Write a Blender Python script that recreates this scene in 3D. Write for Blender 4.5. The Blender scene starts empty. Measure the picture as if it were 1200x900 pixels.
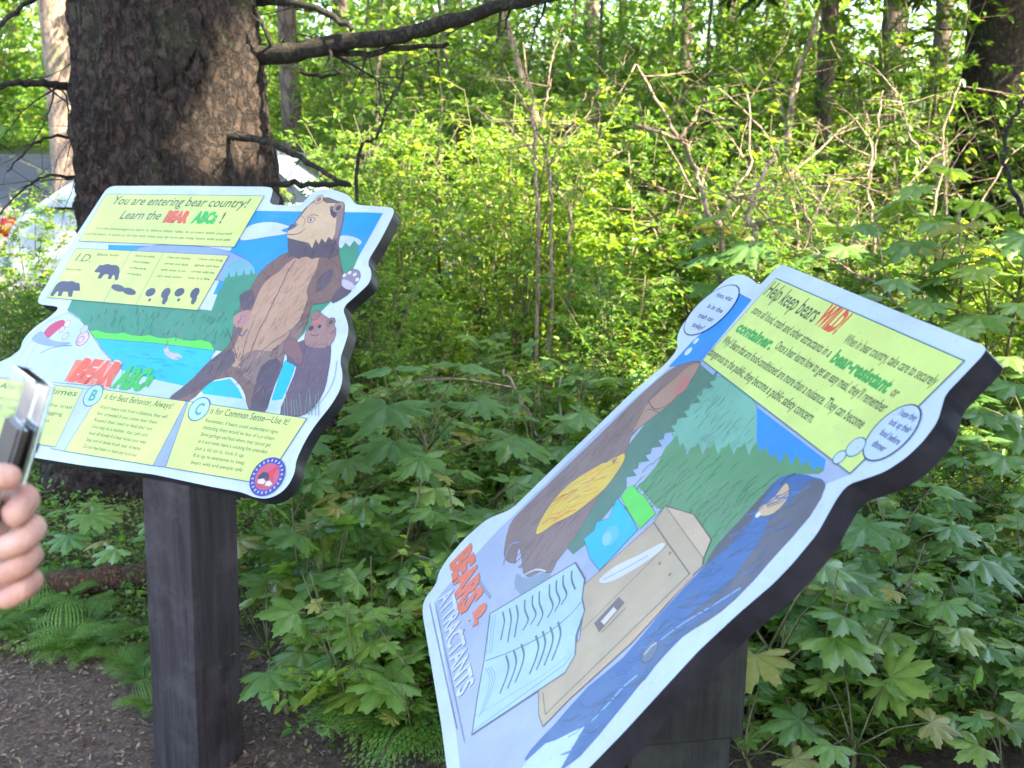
import bpy, bmesh, math, random
import numpy as np
from mathutils import Vector, Matrix, noise
from mathutils.geometry import tessellate_polygon
R = math.radians
rng = np.random.default_rng(7)
random.seed(7)
scene = bpy.context.scene
COL = scene.collection

# ------------------------------------------------------------------ camera
F = 1200.0
PITCH = R(13.8)
CAM = Vector((0, 0, 1.55))
FW = Vector((0, math.cos(PITCH), -math.sin(PITCH)))
UP = Vector((0, math.sin(PITCH), math.cos(PITCH)))
RT = Vector((1, 0, 0))
def c2w(v): return RT * v[0] - UP * v[1] + FW * v[2]
def ray(px, py): return RT * (px - 600) - UP * (py - 450) + FW * F
def gp(px, py, z=.05):                                          # where a picture point meets the ground
    r_ = ray(px, py); return CAM + r_ * ((z - CAM.z) / r_.z)
def at(px, py, d): return CAM + ray(px, py) * (d / F)          # d = metres along the view axis

cd = bpy.data.cameras.new('camera'); cam = bpy.data.objects.new('camera', cd); COL.objects.link(cam)
cam.location = CAM; cam.rotation_euler = (R(90) - PITCH, 0, 0)
cd.sensor_width = 36; cd.lens = 36 * F / 1200; cd.clip_start = 0.02; cd.clip_end = 2000
cd.dof.use_dof = True; cd.dof.focus_distance = 1.9; cd.dof.aperture_fstop = 8.0
scene.camera = cam

# ------------------------------------------------------------------ helpers
def tag(o, label=None, cat=None, group=None, kind=None):
    if label: o['label'] = label
    if cat: o['category'] = cat
    if group: o['group'] = group
    if kind: o['kind'] = kind
    return o
def empty(name, loc, rz=0):
    o = bpy.data.objects.new(name, None); COL.objects.link(o)
    o.location = loc; o.rotation_euler = (0, 0, rz); o.empty_display_size = .1
    return o
def link(name, me, mats, parent=None, world=False):
    o = bpy.data.objects.new(name, me); COL.objects.link(o)
    for m in (mats if isinstance(mats, (list, tuple)) else [mats]):
        if m is not None and len(me.materials) < 64: me.materials.append(m)
    if parent is not None:
        o.parent = parent
        if world: o.matrix_parent_inverse = Matrix.Translation(-Vector(parent.location))
    return o
def mesh(name, v, f, smooth=False, mi=None):
    me = bpy.data.meshes.new(name); me.from_pydata([tuple(p) for p in v], [], f)
    if smooth: me.polygons.foreach_set('use_smooth', [True] * len(me.polygons))
    if mi is not None: me.polygons.foreach_set('material_index', mi)
    me.update(); return me
def npmesh(name, V, Q, rnd=None, smooth=False):
    """V (n,3), Q (m,k) -> mesh with equal-size faces and a face attribute"""
    me = bpy.data.meshes.new(name); n, k = Q.shape
    me.vertices.add(len(V)); me.vertices.foreach_set('co', V.astype(np.float32).ravel())
    me.loops.add(n * k); me.loops.foreach_set('vertex_index', Q.astype(np.int32).ravel())
    me.polygons.add(n); me.polygons.foreach_set('loop_start', np.arange(0, n * k, k, dtype=np.int32))
    me.polygons.foreach_set('loop_total', np.full(n, k, dtype=np.int32))
    if smooth: me.polygons.foreach_set('use_smooth', np.ones(n, dtype=bool))
    if rnd is not None:
        a = me.attributes.new('rnd', 'FLOAT', 'FACE'); a.data.foreach_set('value', rnd.astype(np.float32))
    me.update(calc_edges=True); me.validate(); return me
def tube(pts, rad, seg=8, wob=0):
    """points, radii -> verts, quads (closed with caps)"""
    V, Fs = [], []; n = len(pts); pts = [Vector(p) for p in pts]
    ref = Vector((0.3, 0.2, 1)).normalized()
    for i, p in enumerate(pts):
        t = (pts[min(i + 1, n - 1)] - pts[max(i - 1, 0)]).normalized()
        r_ = ref if abs(t.dot(ref)) < .9 else Vector((1, .1, 0))
        a = t.cross(r_).normalized(); b = t.cross(a)
        for k in range(seg):
            th = 2 * math.pi * k / seg
            rr = rad[i] * (1 + (random.uniform(-wob, wob) if wob else 0))
            V.append(p + a * math.cos(th) * rr + b * math.sin(th) * rr)
    for i in range(n - 1):
        for k in range(seg):
            Fs.append((i * seg + k, i * seg + (k + 1) % seg, (i + 1) * seg + (k + 1) % seg, (i + 1) * seg + k))
    Fs.append(tuple(range(seg))[::-1]); Fs.append(tuple((n - 1) * seg + k for k in range(seg)))
    return V, Fs
class MB:
    def __init__(s): s.v = []; s.f = []; s.m = []
    def add(s, v, f, m=0):
        o = len(s.v); s.v += [Vector(p) for p in v]; s.f += [tuple(i + o for i in q) for q in f]; s.m += [m] * len(f); return s
    def tube(s, pts, rad, seg=8, m=0, wob=0): return s.add(*tube(pts, rad, seg, wob), m)
    def box(s, c, d, M=None, m=0, bev=0):
        bm = bmesh.new(); bmesh.ops.create_cube(bm, size=1); bmesh.ops.scale(bm, vec=d, verts=bm.verts)
        if bev: bmesh.ops.bevel(bm, geom=bm.edges[:], offset=bev, segments=2, affect='EDGES')
        T = Matrix.Translation(c) @ (M.to_4x4() if M else Matrix.Identity(4))
        bm.transform(T); bm.verts.index_update()
        s.add([v.co.copy() for v in bm.verts], [tuple(v.index for v in f.verts) for f in bm.faces], m); bm.free(); return s
    def build(s, name, mats, parent=None, smooth=False, world=True):
        return link(name, mesh(name, s.v, s.f, smooth, s.m), mats, parent, world)
def spline(pts, k=8, closed=False):
    pts = [Vector(p) for p in pts]; n = len(pts); out = []
    for i in range(n if closed else n - 1):
        g = (lambda j: pts[j % n]) if closed else (lambda j: pts[max(0, min(n - 1, j))])
        a, b, c, d = g(i - 1), g(i), g(i + 1), g(i + 2)
        for t in range(k):
            t /= k
            out.append(.5 * ((2 * b) + (c - a) * t + (2 * a - 5 * b + 4 * c - d) * t * t + (3 * b - a - 3 * c + d) * t ** 3))
    if not closed: out.append(pts[-1])
    return out

# ------------------------------------------------------------------ materials
def s2l(c): return tuple(((x / 255) / 12.92 if x / 255 <= .04045 else ((x / 255 + .055) / 1.055) ** 2.4) for x in c)
def newmat(name):
    m = bpy.data.materials.new(name); m.use_nodes = True; nt = m.node_tree
    return m, nt, nt.nodes['Principled BSDF']
def nd(nt, typ, **kw):
    n = nt.nodes.new(typ)
    for k, v in kw.items():
        if k in n.inputs: n.inputs[k].default_value = v
        else: setattr(n, k, v)
    return n
def ramp(nt, src, stops):
    r = nt.nodes.new('ShaderNodeValToRGB'); cr = r.color_ramp
    while len(cr.elements) < len(stops): cr.elements.new(.5)
    for e, (p, c) in zip(cr.elements, stops): e.position = p; e.color = (*c, 1)
    nt.links.new(src, r.inputs[0]); return r.outputs[0]
def bump(nt, b, src, strength, dist):
    n = nd(nt, 'ShaderNodeBump', Strength=strength, Distance=dist)
    nt.links.new(src, n.inputs['Height']); nt.links.new(n.outputs[0], b.inputs['Normal']); return n
def plain(name, col, rough=.5, metal=0, spec=.5):
    m, nt, b = newmat(name); b.inputs['Base Color'].default_value = (*col, 1)
    b.inputs['Roughness'].default_value = rough; b.inputs['Metallic'].default_value = metal
    b.inputs['Specular IOR Level'].default_value = spec; return m
INK = {}
def ink(c, rough=.32):
    """printed laminate colour: faint fading and dust so the print is not perfectly flat"""
    if c in INK: return INK[c]
    m, nt, b = newmat('printed_ink'); l = s2l(c)
    tc = nd(nt, 'ShaderNodeTexCoord'); n = nd(nt, 'ShaderNodeTexNoise', Scale=9.0, Detail=5.0, Roughness=.65)
    nt.links.new(tc.outputs['Object'], n.inputs['Vector'])
    l = tuple(x * .66 for x in l); d = tuple(x * .84 + .010 for x in l); br = tuple(min(1, x * 1.06 + .014) for x in l)
    base = ramp(nt, n.outputs[0], [(.3, d), (.7, br)])
    sp = nd(nt, 'ShaderNodeTexNoise', Scale=170.0, Detail=3.0, Roughness=.6); nt.links.new(tc.outputs['Object'], sp.inputs['Vector'])   # dust and pollen specks
    st_ = nd(nt, 'ShaderNodeTexNoise', Scale=3.2, Detail=7.0, Roughness=.75); nt.links.new(tc.outputs['Object'], st_.inputs['Vector'])
    m1 = nd(nt, 'ShaderNodeMapRange'); m1.inputs[1].default_value = .66; m1.inputs[2].default_value = .72; m1.inputs[4].default_value = .45; nt.links.new(sp.outputs[0], m1.inputs[0])
    m2 = nd(nt, 'ShaderNodeMapRange'); m2.inputs[1].default_value = .52; m2.inputs[2].default_value = .75; m2.inputs[4].default_value = .30; nt.links.new(st_.outputs[0], m2.inputs[0])
    ad = nd(nt, 'ShaderNodeMath', operation='ADD'); nt.links.new(m1.outputs[0], ad.inputs[0]); nt.links.new(m2.outputs[0], ad.inputs[1])
    gm = nd(nt, 'ShaderNodeMix', data_type='RGBA'); nt.links.new(ad.outputs[0], gm.inputs[0]); nt.links.new(base, gm.inputs[6]); gm.inputs[7].default_value = (.20, .20, .17, 1)
    nt.links.new(gm.outputs[2], b.inputs['Base Color'])
    n2 = nd(nt, 'ShaderNodeTexNoise', Scale=30.0, Detail=6.0); nt.links.new(tc.outputs['Object'], n2.inputs['Vector'])
    mr = nd(nt, 'ShaderNodeMapRange'); mr.inputs[3].default_value = rough - .08; mr.inputs[4].default_value = rough + .2
    nt.links.new(n2.outputs[0], mr.inputs[0]); nt.links.new(mr.outputs[0], b.inputs['Roughness'])
    b.inputs['Specular IOR Level'].default_value = .55
    INK[c] = m; return m
def leafmat(name, cols, trans=.4, rough=.45, sat=0):
    m, nt, b = newmat(name)
    at_ = nd(nt, 'ShaderNodeAttribute', attribute_name='rnd'); oi = nd(nt, 'ShaderNodeObjectInfo')
    mx = nd(nt, 'ShaderNodeMath', operation='MULTIPLY_ADD'); mx.inputs[1].default_value = .45
    nt.links.new(oi.outputs['Random'], mx.inputs[0]); 
    m2 = nd(nt, 'ShaderNodeMath', operation='MULTIPLY'); m2.inputs[1].default_value = .55
    nt.links.new(at_.outputs['Fac'], m2.inputs[0]); nt.links.new(m2.outputs[0], mx.inputs[2])
    c = ramp(nt, mx.outputs[0], [(i / (len(cols) - 1) * .9 + .05, k) for i, k in enumerate(cols)])
    gt = nd(nt, 'ShaderNodeMath', operation='GREATER_THAN'); gt.inputs[1].default_value = .955; nt.links.new(at_.outputs['Fac'], gt.inputs[0])
    yl = nd(nt, 'ShaderNodeMix', data_type='RGBA'); ym = nd(nt, 'ShaderNodeMath', operation='MULTIPLY'); ym.inputs[1].default_value = .6; nt.links.new(gt.outputs[0], ym.inputs[0]); nt.links.new(ym.outputs[0], yl.inputs[0])
    nt.links.new(c, yl.inputs[6]); yl.inputs[7].default_value = (.34, .26, .07, 1); c = yl.outputs[2]      # a few yellowing leaves
    tc = nd(nt, 'ShaderNodeTexCoord'); n = nd(nt, 'ShaderNodeTexNoise', Scale=45.0, Detail=6.0, Roughness=.65); nt.links.new(tc.outputs['Object'], n.inputs[0])
    mm = nd(nt, 'ShaderNodeMix', data_type='RGBA', blend_type='MULTIPLY'); mm.inputs[0].default_value = .5
    nt.links.new(c, mm.inputs[6]); nt.links.new(ramp(nt, n.outputs[0], [(.35, (.55, .6, .5)), (.65, (1.25, 1.2, 1.1))]), mm.inputs[7])
    nt.links.new(mm.outputs[2], b.inputs['Base Color']); b.inputs['Roughness'].default_value = rough
    b.inputs['Specular IOR Level'].default_value = .6
    t = nd(nt, 'ShaderNodeBsdfTranslucent'); g = nd(nt, 'ShaderNodeMix', data_type='RGBA', blend_type='MULTIPLY'); g.inputs[0].default_value = 1
    nt.links.new(mm.outputs[2], g.inputs[6]); g.inputs[7].default_value = (2.3, 2.0, .8, 1); nt.links.new(g.outputs[2], t.inputs[0])
    bump(nt, b, n.outputs[0], .35, .004)
    s = nd(nt, 'ShaderNodeMixShader'); s.inputs[0].default_value = trans
    nt.links.new(b.outputs[0], s.inputs[1]); nt.links.new(t.outputs[0], s.inputs[2])
    nt.links.new(s.outputs[0], nt.nodes['Material Output'].inputs[0]); return m
M_leaf_shrub = leafmat('shrub_leaf', [(0.065, 0.145, 0.026), (0.109, 0.232, 0.036), (0.174, 0.319, 0.043), (0.290, 0.420, 0.065)], .42)
M_leaf_broad = leafmat('broad_leaf', [(.10,.21,.060), (.14,.27,.075), (.19,.33,.08), (.29,.40,.075)], .32, .34)
M_leaf_low = leafmat('low_leaf', [(.085,.185,.045), (.13,.26,.06), (.20,.33,.065), (.33,.42,.07)], .36, .38)
M_fern = leafmat('fern_leaf', [(.08,.20,.035), (.13,.28,.05), (.20,.35,.06)], .38)
M_needle = leafmat('needles', [(.018, .045, .018), (.03, .07, .025), (.05, .10, .03)], .15, .55)
M_moss = leafmat('moss', [(.09, .12, .03), (.15, .20, .04), (.22, .25, .06)], .15, .8)
def barkmat(name, cols, scale=7, zs=.45, lichen=None, bstr=1.0, dist=.03, cellvar=.22):
    m, nt, b = newmat(name); tc = nd(nt, 'ShaderNodeTexCoord')
    mp = nd(nt, 'ShaderNodeMapping'); mp.inputs['Scale'].default_value = (1, 1, zs); nt.links.new(tc.outputs['Object'], mp.inputs[0])
    nz = nd(nt, 'ShaderNodeTexNoise', Scale=scale * .8, Detail=6.0, Roughness=.7); nt.links.new(mp.outputs[0], nz.inputs[0])
    ad = nd(nt, 'ShaderNodeMix', data_type='VECTOR'); ad.inputs[0].default_value = .12
    nt.links.new(mp.outputs[0], ad.inputs[4]); nt.links.new(nz.outputs['Color'], ad.inputs[5])
    vo = nd(nt, 'ShaderNodeTexVoronoi', feature='DISTANCE_TO_EDGE', Scale=scale * 1.5); nt.links.new(ad.outputs[1], vo.inputs['Vector'])
    v2 = nd(nt, 'ShaderNodeTexVoronoi', Scale=scale * 1.5); nt.links.new(ad.outputs[1], v2.inputs['Vector'])
    sep = nd(nt, 'ShaderNodeSeparateColor'); nt.links.new(v2.outputs['Color'], sep.inputs[0])
    fine = nd(nt, 'ShaderNodeTexNoise', Scale=scale * 7, Detail=8.0, Roughness=.75); nt.links.new(mp.outputs[0], fine.inputs[0])
    h = nd(nt, 'ShaderNodeMapRange'); h.inputs[2].default_value = .16; nt.links.new(vo.outputs['Distance'], h.inputs[0])
    sm = nd(nt, 'ShaderNodeMath', operation='MULTIPLY_ADD'); sm.inputs[1].default_value = cellvar
    nt.links.new(sep.outputs[0], sm.inputs[0]); nt.links.new(fine.outputs[0], sm.inputs[2])
    c = ramp(nt, sm.outputs[0], [(.3, cols[0]), (.6, cols[1]), (.95, cols[2])])
    mm = nd(nt, 'ShaderNodeMix', data_type='RGBA', blend_type='MULTIPLY'); mm.inputs[0].default_value = .8
    nt.links.new(c, mm.inputs[6]); nt.links.new(ramp(nt, h.outputs[0], [(0, (.25, .22, .2)), (.6, (1, 1, 1))]), mm.inputs[7])
    out = mm.outputs[2]
    if lichen:
        ln = nd(nt, 'ShaderNodeTexNoise', Scale=2.6, Detail=7.0, Roughness=.7); nt.links.new(tc.outputs['Object'], ln.inputs[0])
        lf = nd(nt, 'ShaderNodeMapRange'); lf.inputs[1].default_value = .53; lf.inputs[2].default_value = .66; nt.links.new(ln.outputs[0], lf.inputs[0])
        l2 = nd(nt, 'ShaderNodeMix', data_type='RGBA'); nt.links.new(lf.outputs[0], l2.inputs[0])
        nt.links.new(out, l2.inputs[6]); l2.inputs[7].default_value = (*lichen, 1); out = l2.outputs[2]
    nt.links.new(out, b.inputs['Base Color']); b.inputs['Roughness'].default_value = .85
    hh = nd(nt, 'ShaderNodeMath', operation='MULTIPLY_ADD'); hh.inputs[1].default_value = .3
    nt.links.new(fine.outputs[0], hh.inputs[0]); nt.links.new(h.outputs[0], hh.inputs[2])
    bump(nt, b, hh.outputs[0], bstr, dist); return m
M_bark = barkmat('spruce_bark', [(.012, .008, .006), (.058, .036, .025), (.21, .135, .092)], 17, .6, (.065, .070, .035), 1.0, .045, .12)
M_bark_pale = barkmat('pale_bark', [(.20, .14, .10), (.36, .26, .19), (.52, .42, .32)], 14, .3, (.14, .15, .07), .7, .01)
M_bark_far = barkmat('far_bark', [(.07, .055, .045), (.15, .115, .09), (.26, .20, .16)], 9, .3, None, .8, .02)
M_stem = barkmat('green_stem', [(.10, .12, .04), (.17, .17, .07), (.24, .21, .11)], 25, .3, None, .3, .003)
M_mossbark = barkmat('mossy_bark', [(.020, .016, .012), (.045, .036, .024), (.09, .075, .045)], 22, .6, (.060, .080, .018), 1.0, .012, .1)
# ------------------------------------------------------------------ information signs
def soften(p, it=2, mx=5):
    for _ in range(it):
        o = []; n = len(p)
        for i in range(n):
            a, b = Vector(p[i]), Vector(p[(i + 1) % n]); L = (b - a).length; k = min(.25, mx / max(L, 1e-6)); o += [tuple(a.lerp(b, k)), tuple(b.lerp(a, k))]
        p = o; mx *= .5
    return p
class Sign:
    def __init__(s, name, u, v, anchor, depth, thick):
        s.U = c2w(u).normalized(); s.V = c2w(v); s.V = (s.V - s.U * s.V.dot(s.U)).normalized()
        s.N = s.U.cross(s.V).normalized()
        if s.N.z < 0: s.N = -s.N
        s.A = at(anchor[0], anchor[1], depth); s.t = thick; s.h = .0006; s.root = None; s.B = {}
    def P(s, px, py):                      # place on the panel's own plane, in metres
        r = ray(px, py); q = CAM + r * ((s.A - CAM).dot(s.N) / r.dot(s.N)) - s.A
        return Vector((q.dot(s.U), q.dot(s.V)))
    def W(s, p, h=0): return s.A + s.U * p[0] + s.V * p[1] + s.N * h
    def part(s, name): s.cur = s.B.setdefault(name, [[], [], [], []])
    def up(s): s.h += .000009; return s.h
    def poly2(s, pts, c):                  # pts in metres on the panel
        b = s.cur; 
        if c not in b[3]: b[3].append(c)
        h = s.up(); o = len(b[0])
        tri = tessellate_polygon([[Vector((p[0], p[1], 0)) for p in pts]])
        b[0] += [s.W(p, h) for p in pts]
        for t in tri:
            a = [pts[i] for i in t]
            ar = (a[1][0] - a[0][0]) * (a[2][1] - a[0][1]) - (a[2][0] - a[0][0]) * (a[1][1] - a[0][1])
            if abs(ar) < 1e-12: continue
            nrm = s.U.cross(s.V).dot(s.N) * ar
            b[1].append(tuple(o + i for i in (t if nrm > 0 else t[::-1]))); b[2].append(b[3].index(c))
    def fill(s, pts, c, smooth=0, line=None, lw=.0016):
        p = [s.P(*q) for q in pts]
        if smooth: p = [Vector((q[0], q[1])) for q in spline([Vector((q[0], q[1], 0)) for q in p], smooth, True)]
        s.poly2(p, c)
        if line: s.line2(p, line, lw, True)
    def line2(s, p, c, w, closed=False):
        b = s.cur
        if c not in b[3]: b[3].append(c)
        h = s.up(); k = b[3].index(c); n = len(p)
        for i in range(n if closed else n - 1):
            a, d = p[i], p[(i + 1) % n]; e = (d - a)
            if e.length < 1e-6: continue
            e.normalize(); q = Vector((-e.y, e.x)) * w / 2; e = e * w * .3
            o = len(b[0]); b[0] += [s.W(x, h + (i % 2) * .000003) for x in (a - e - q, d + e - q, d + e + q, a - e + q)]
            f = (o, o + 1, o + 2, o + 3)
            b[1].append(f if s.U.cross(s.V).dot(s.N) > 0 else f[::-1]); b[2].append(k)
    def line(s, pts, c, w=.0016, smooth=0, closed=False):
        p = [s.P(*q) for q in pts]
        if smooth: p = [Vector((q[0], q[1])) for q in spline([Vector((q[0], q[1], 0)) for q in p], smooth, closed)]
        s.line2(p, c, w, closed)
    def ell(s, c, a, bq, col, line=None, lw=.0016, n=28):   # centre and two axis end points, in picture points of this plane
        C = s.P(*c); A_ = s.P(*a) - C; B_ = s.P(*bq) - C
        p = [C + A_ * math.cos(t) + B_ * math.sin(t) for t in [2 * math.pi * i / n for i in range(n)]]
        if col: s.poly2(p, col)
        if line: s.line2(p, line, lw, True)
    def hatch(s, pts, cols, n, ln, w, d=(0, 1), jit=.35, seed=1):
        """drawn fur, grass or ripple strokes kept inside an outline"""
        rd = random.Random(seed); p = [s.P(*q) for q in pts]; x0 = min(q.x for q in p); x1 = max(q.x for q in p); y0 = min(q.y for q in p); y1 = max(q.y for q in p)
        def ins(a, b):
            k = False
            for i in range(len(p)):
                c, e = p[i], p[i - 1]
                if (c.y > b) != (e.y > b) and a < (e.x - c.x) * (b - c.y) / (e.y - c.y) + c.x: k = not k
            return k
        done = t = 0; base = s.h + .00001
        while done < n and t < n * 8:
            t += 1; a = Vector((rd.uniform(x0, x1), rd.uniform(y0, y1))); v = Vector((d[0] + rd.gauss(0, jit), d[1] + rd.gauss(0, jit))).normalized() * ln * rd.uniform(.5, 1.2); e = a + v
            s.h = base + (done % 24) * .0000012
            if ins(a.x, a.y) and ins(e.x, e.y): s.line2([a, a + v * .5 + Vector((v.y, -v.x)) * .12, e], cols[rd.randrange(len(cols))], w * rd.uniform(.6, 1.2)); done += 1
        s.h = base + .00005
    def ring(s, c, r, col, line=None, n=32, lw=.0016):
        C = s.P(*c); p = [C + Vector((math.cos(t), math.sin(t))) * r for t in [2 * math.pi * i / n for i in range(n)]]
        if col: s.poly2(p, col)
        if line: s.line2(p, line, lw, True)
        return C
    def text(s, body, p0, p1, height, col, bold=0.0, shear=0.0, flip=False, metres=False):
        """lettering whose baseline runs from p0 to p1"""
        fc = bpy.data.curves.new('lettering', 'FONT'); fc.body = body; fc.resolution_u = 2
        fc.offset = bold; fc.shear = shear
        o = bpy.data.objects.new('lettering', fc); me = bpy.data.meshes.new_from_object(o)
        a = p0 if metres else s.P(*p0); d = p1 if metres else s.P(*p1)
        e = (d - a); L = e.length; e.normalize(); up = Vector((e.y, -e.x))   # v runs down the panel
        if flip: up = -up
        vs = [v.co.copy() for v in me.vertices]
        if vs:
            x0 = min(v.x for v in vs); x1 = max(v.x for v in vs); sx = L / max(1e-6, x1 - x0); sy = height / .70
            b = s.cur
            if col not in b[3]: b[3].append(col)
            h = s.up(); k = b[3].index(col); ob = len(b[0])
            b[0] += [s.W(a + e * (v.x - x0) * sx + up * v.y * sy, h) for v in vs]
            for f in me.polygons:
                q = [b[0][ob + i] for i in f.vertices]
                nn = (q[1] - q[0]).cross(q[2] - q[0]).dot(s.N)
                b[1].append(tuple(ob + i for i in (f.vertices if nn >= 0 else list(f.vertices)[::-1]))); b[2].append(k)
        bpy.data.objects.remove(o); bpy.data.meshes.remove(me); bpy.data.curves.remove(fc)
    def blurb(s, lines, p0, p1, q0, q1, height, col, ends=None):
        """lines of small print from the first baseline p0-p1 to the last q0-q1"""
        n = len(lines)
        for i, t in enumerate(lines):
            k = i / max(1, n - 1); a = s.P(*p0).lerp(s.P(*q0), k); b = s.P(*p1).lerp(s.P(*q1), k)
            if ends: b = a.lerp(b, ends[i])
            s.text(t, a, b, height, col, .008, metres=True)
    def flush(s, parents={}):
        made = {}
        for name, b in s.B.items():
            me = mesh(name, b[0], b[1], False, b[2])
            made[name] = link(name.split('#')[0], me, [ink(c) for c in b[3]], made.get(parents.get(name)) or s.root, False)
            o = made[name]
            off = Vector(s.root.location)
            me.transform(Matrix.Translation(-off))
        return made
    def board(s, outline, mats):
        p = [s.P(*q) for q in outline]; n = len(p); t = s.t
        # close a rounded-over edge: small chamfer toward the face
        V = []; Fc = []; mi = []
        for h in (0, -.003, -t + .003, -t):
            for q in p: V.append(s.W(q, h))
        cx = sum((q for q in p), Vector((0, 0))) / n
        tri = tessellate_polygon([[Vector((q[0], q[1], 0)) for q in p]])
        for T in tri:
            nn = (V[T[1]] - V[T[0]]).cross(V[T[2]] - V[T[0]]).dot(s.N)
            T = T if nn > 0 else T[::-1]
            Fc.append(tuple(T)); mi.append(0); Fc.append(tuple(i + 3 * n for i in T[::-1])); mi.append(0)
        for r in range(3):
            for i in range(n):
                j = (i + 1) % n; Fc.append((r * n + i, r * n + j, (r + 1) * n + j, (r + 1) * n + i)); mi.append(0)
        me = mesh('board', V, Fc, False, mi)
        bm = bmesh.new(); bm.from_mesh(me); bmesh.ops.recalc_face_normals(bm, faces=bm.faces[:]); bm.to_mesh(me); bm.free()
        me.transform(Matrix.Translation(-Vector(s.root.location)))
        return link('board', me, mats, s.root)

def darkwood(name, c1, c2):
    m, nt, b = newmat(name); tc = nd(nt, 'ShaderNodeTexCoord'); mp = nd(nt, 'ShaderNodeMapping')
    mp.inputs['Scale'].default_value = (30, 30, 1.6); nt.links.new(tc.outputs['Object'], mp.inputs[0])
    n = nd(nt, 'ShaderNodeTexNoise', Scale=1.6, Detail=8.0, Roughness=.7); nt.links.new(mp.outputs[0], n.inputs[0])
    w = nd(nt, 'ShaderNodeTexNoise', Scale=7.0, Detail=6.0, Roughness=.7); nt.links.new(tc.outputs['Object'], w.inputs[0])
    wr = nd(nt, 'ShaderNodeMapRange'); wr.inputs[1].default_value = .5; wr.inputs[2].default_value = .75; nt.links.new(w.outputs[0], wr.inputs[0])
    a = ramp(nt, n.outputs[0], [(.36, c1), (.62, c2)])
    mx = nd(nt, 'ShaderNodeMix', data_type='RGBA'); nt.links.new(wr.outputs[0], mx.inputs[0]); nt.links.new(a, mx.inputs[6])
    mx.inputs[7].default_value = (*tuple(min(1, k * 1.9) for k in c2), 1)
    nt.links.new(mx.outputs[2], b.inputs['Base Color']); b.inputs['Roughness'].default_value = .7
    bump(nt, b, n.outputs[0], .8, .005); return m
M_post = darkwood('charcoal_stained_wood', (.013, .010, .012), (.040, .033, .037))
M_post2 = darkwood('black_green_wood', (.010, .012, .012), (.028, .032, .030))
def edgemat():
    m, nt, b = newmat('black_board_edge'); tc = nd(nt, 'ShaderNodeTexCoord')
    n = nd(nt, 'ShaderNodeTexNoise', Scale=18.0, Detail=6.0, Roughness=.7); nt.links.new(tc.outputs['Object'], n.inputs[0])
    nt.links.new(ramp(nt, n.outputs[0], [(.35, (.012, .012, .016)), (.7, (.035, .034, .042))]), b.inputs['Base Color'])
    b.inputs['Roughness'].default_value = .42; bump(nt, b, n.outputs[0], .2, .002); return m
M_edge = edgemat()

WHITE = (218, 230, 248); YEL = (232, 247, 132); TEAL = (70, 120, 120); INKC = (84, 98, 50); LAV = (160, 178, 228)
SKY = (0, 158, 250); GREEN = (62, 152, 112); LIME = (96, 232, 66); CYAN = (0, 196, 248); ORG = (250, 98, 48); GRN = (58, 200, 72)
BR1 = (132, 96, 78); BR2 = (202, 156, 120); BR3 = (96, 74, 80); BR4 = (226, 190, 146); SHORE = (196, 220, 238); LN = (40, 44, 62)

def post_under(s, cx, cy, half, rot, lean=(0, 0), top_gap=.004, zmax=None):
    """square post, its head cut to the slope of the panel it carries; returns verts, faces"""
    V = []; c, sn = math.cos(rot), math.sin(rot)
    for z in (-.25, None):
        for a, b in ((-1, -1), (1, -1), (1, 1), (-1, 1)):
            x = (a * c - b * sn) * half; y = (a * sn + b * c) * half
            if z is None:
                X, Y = cx + x, cy + y
                d = (s.A - s.N * (s.t + top_gap) - Vector((X, Y, 0))).dot(s.N) / s.N.z
                V.append(Vector((X, Y, d if zmax is None else min(d, zmax))))
            else: V.append(Vector((cx + x + lean[0], cy + y + lean[1], z)))
    return V, [(3, 2, 1, 0), (4, 5, 6, 7), (0, 1, 5, 4), (1, 2, 6, 5), (2, 3, 7, 6), (3, 0, 4, 7)]

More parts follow.
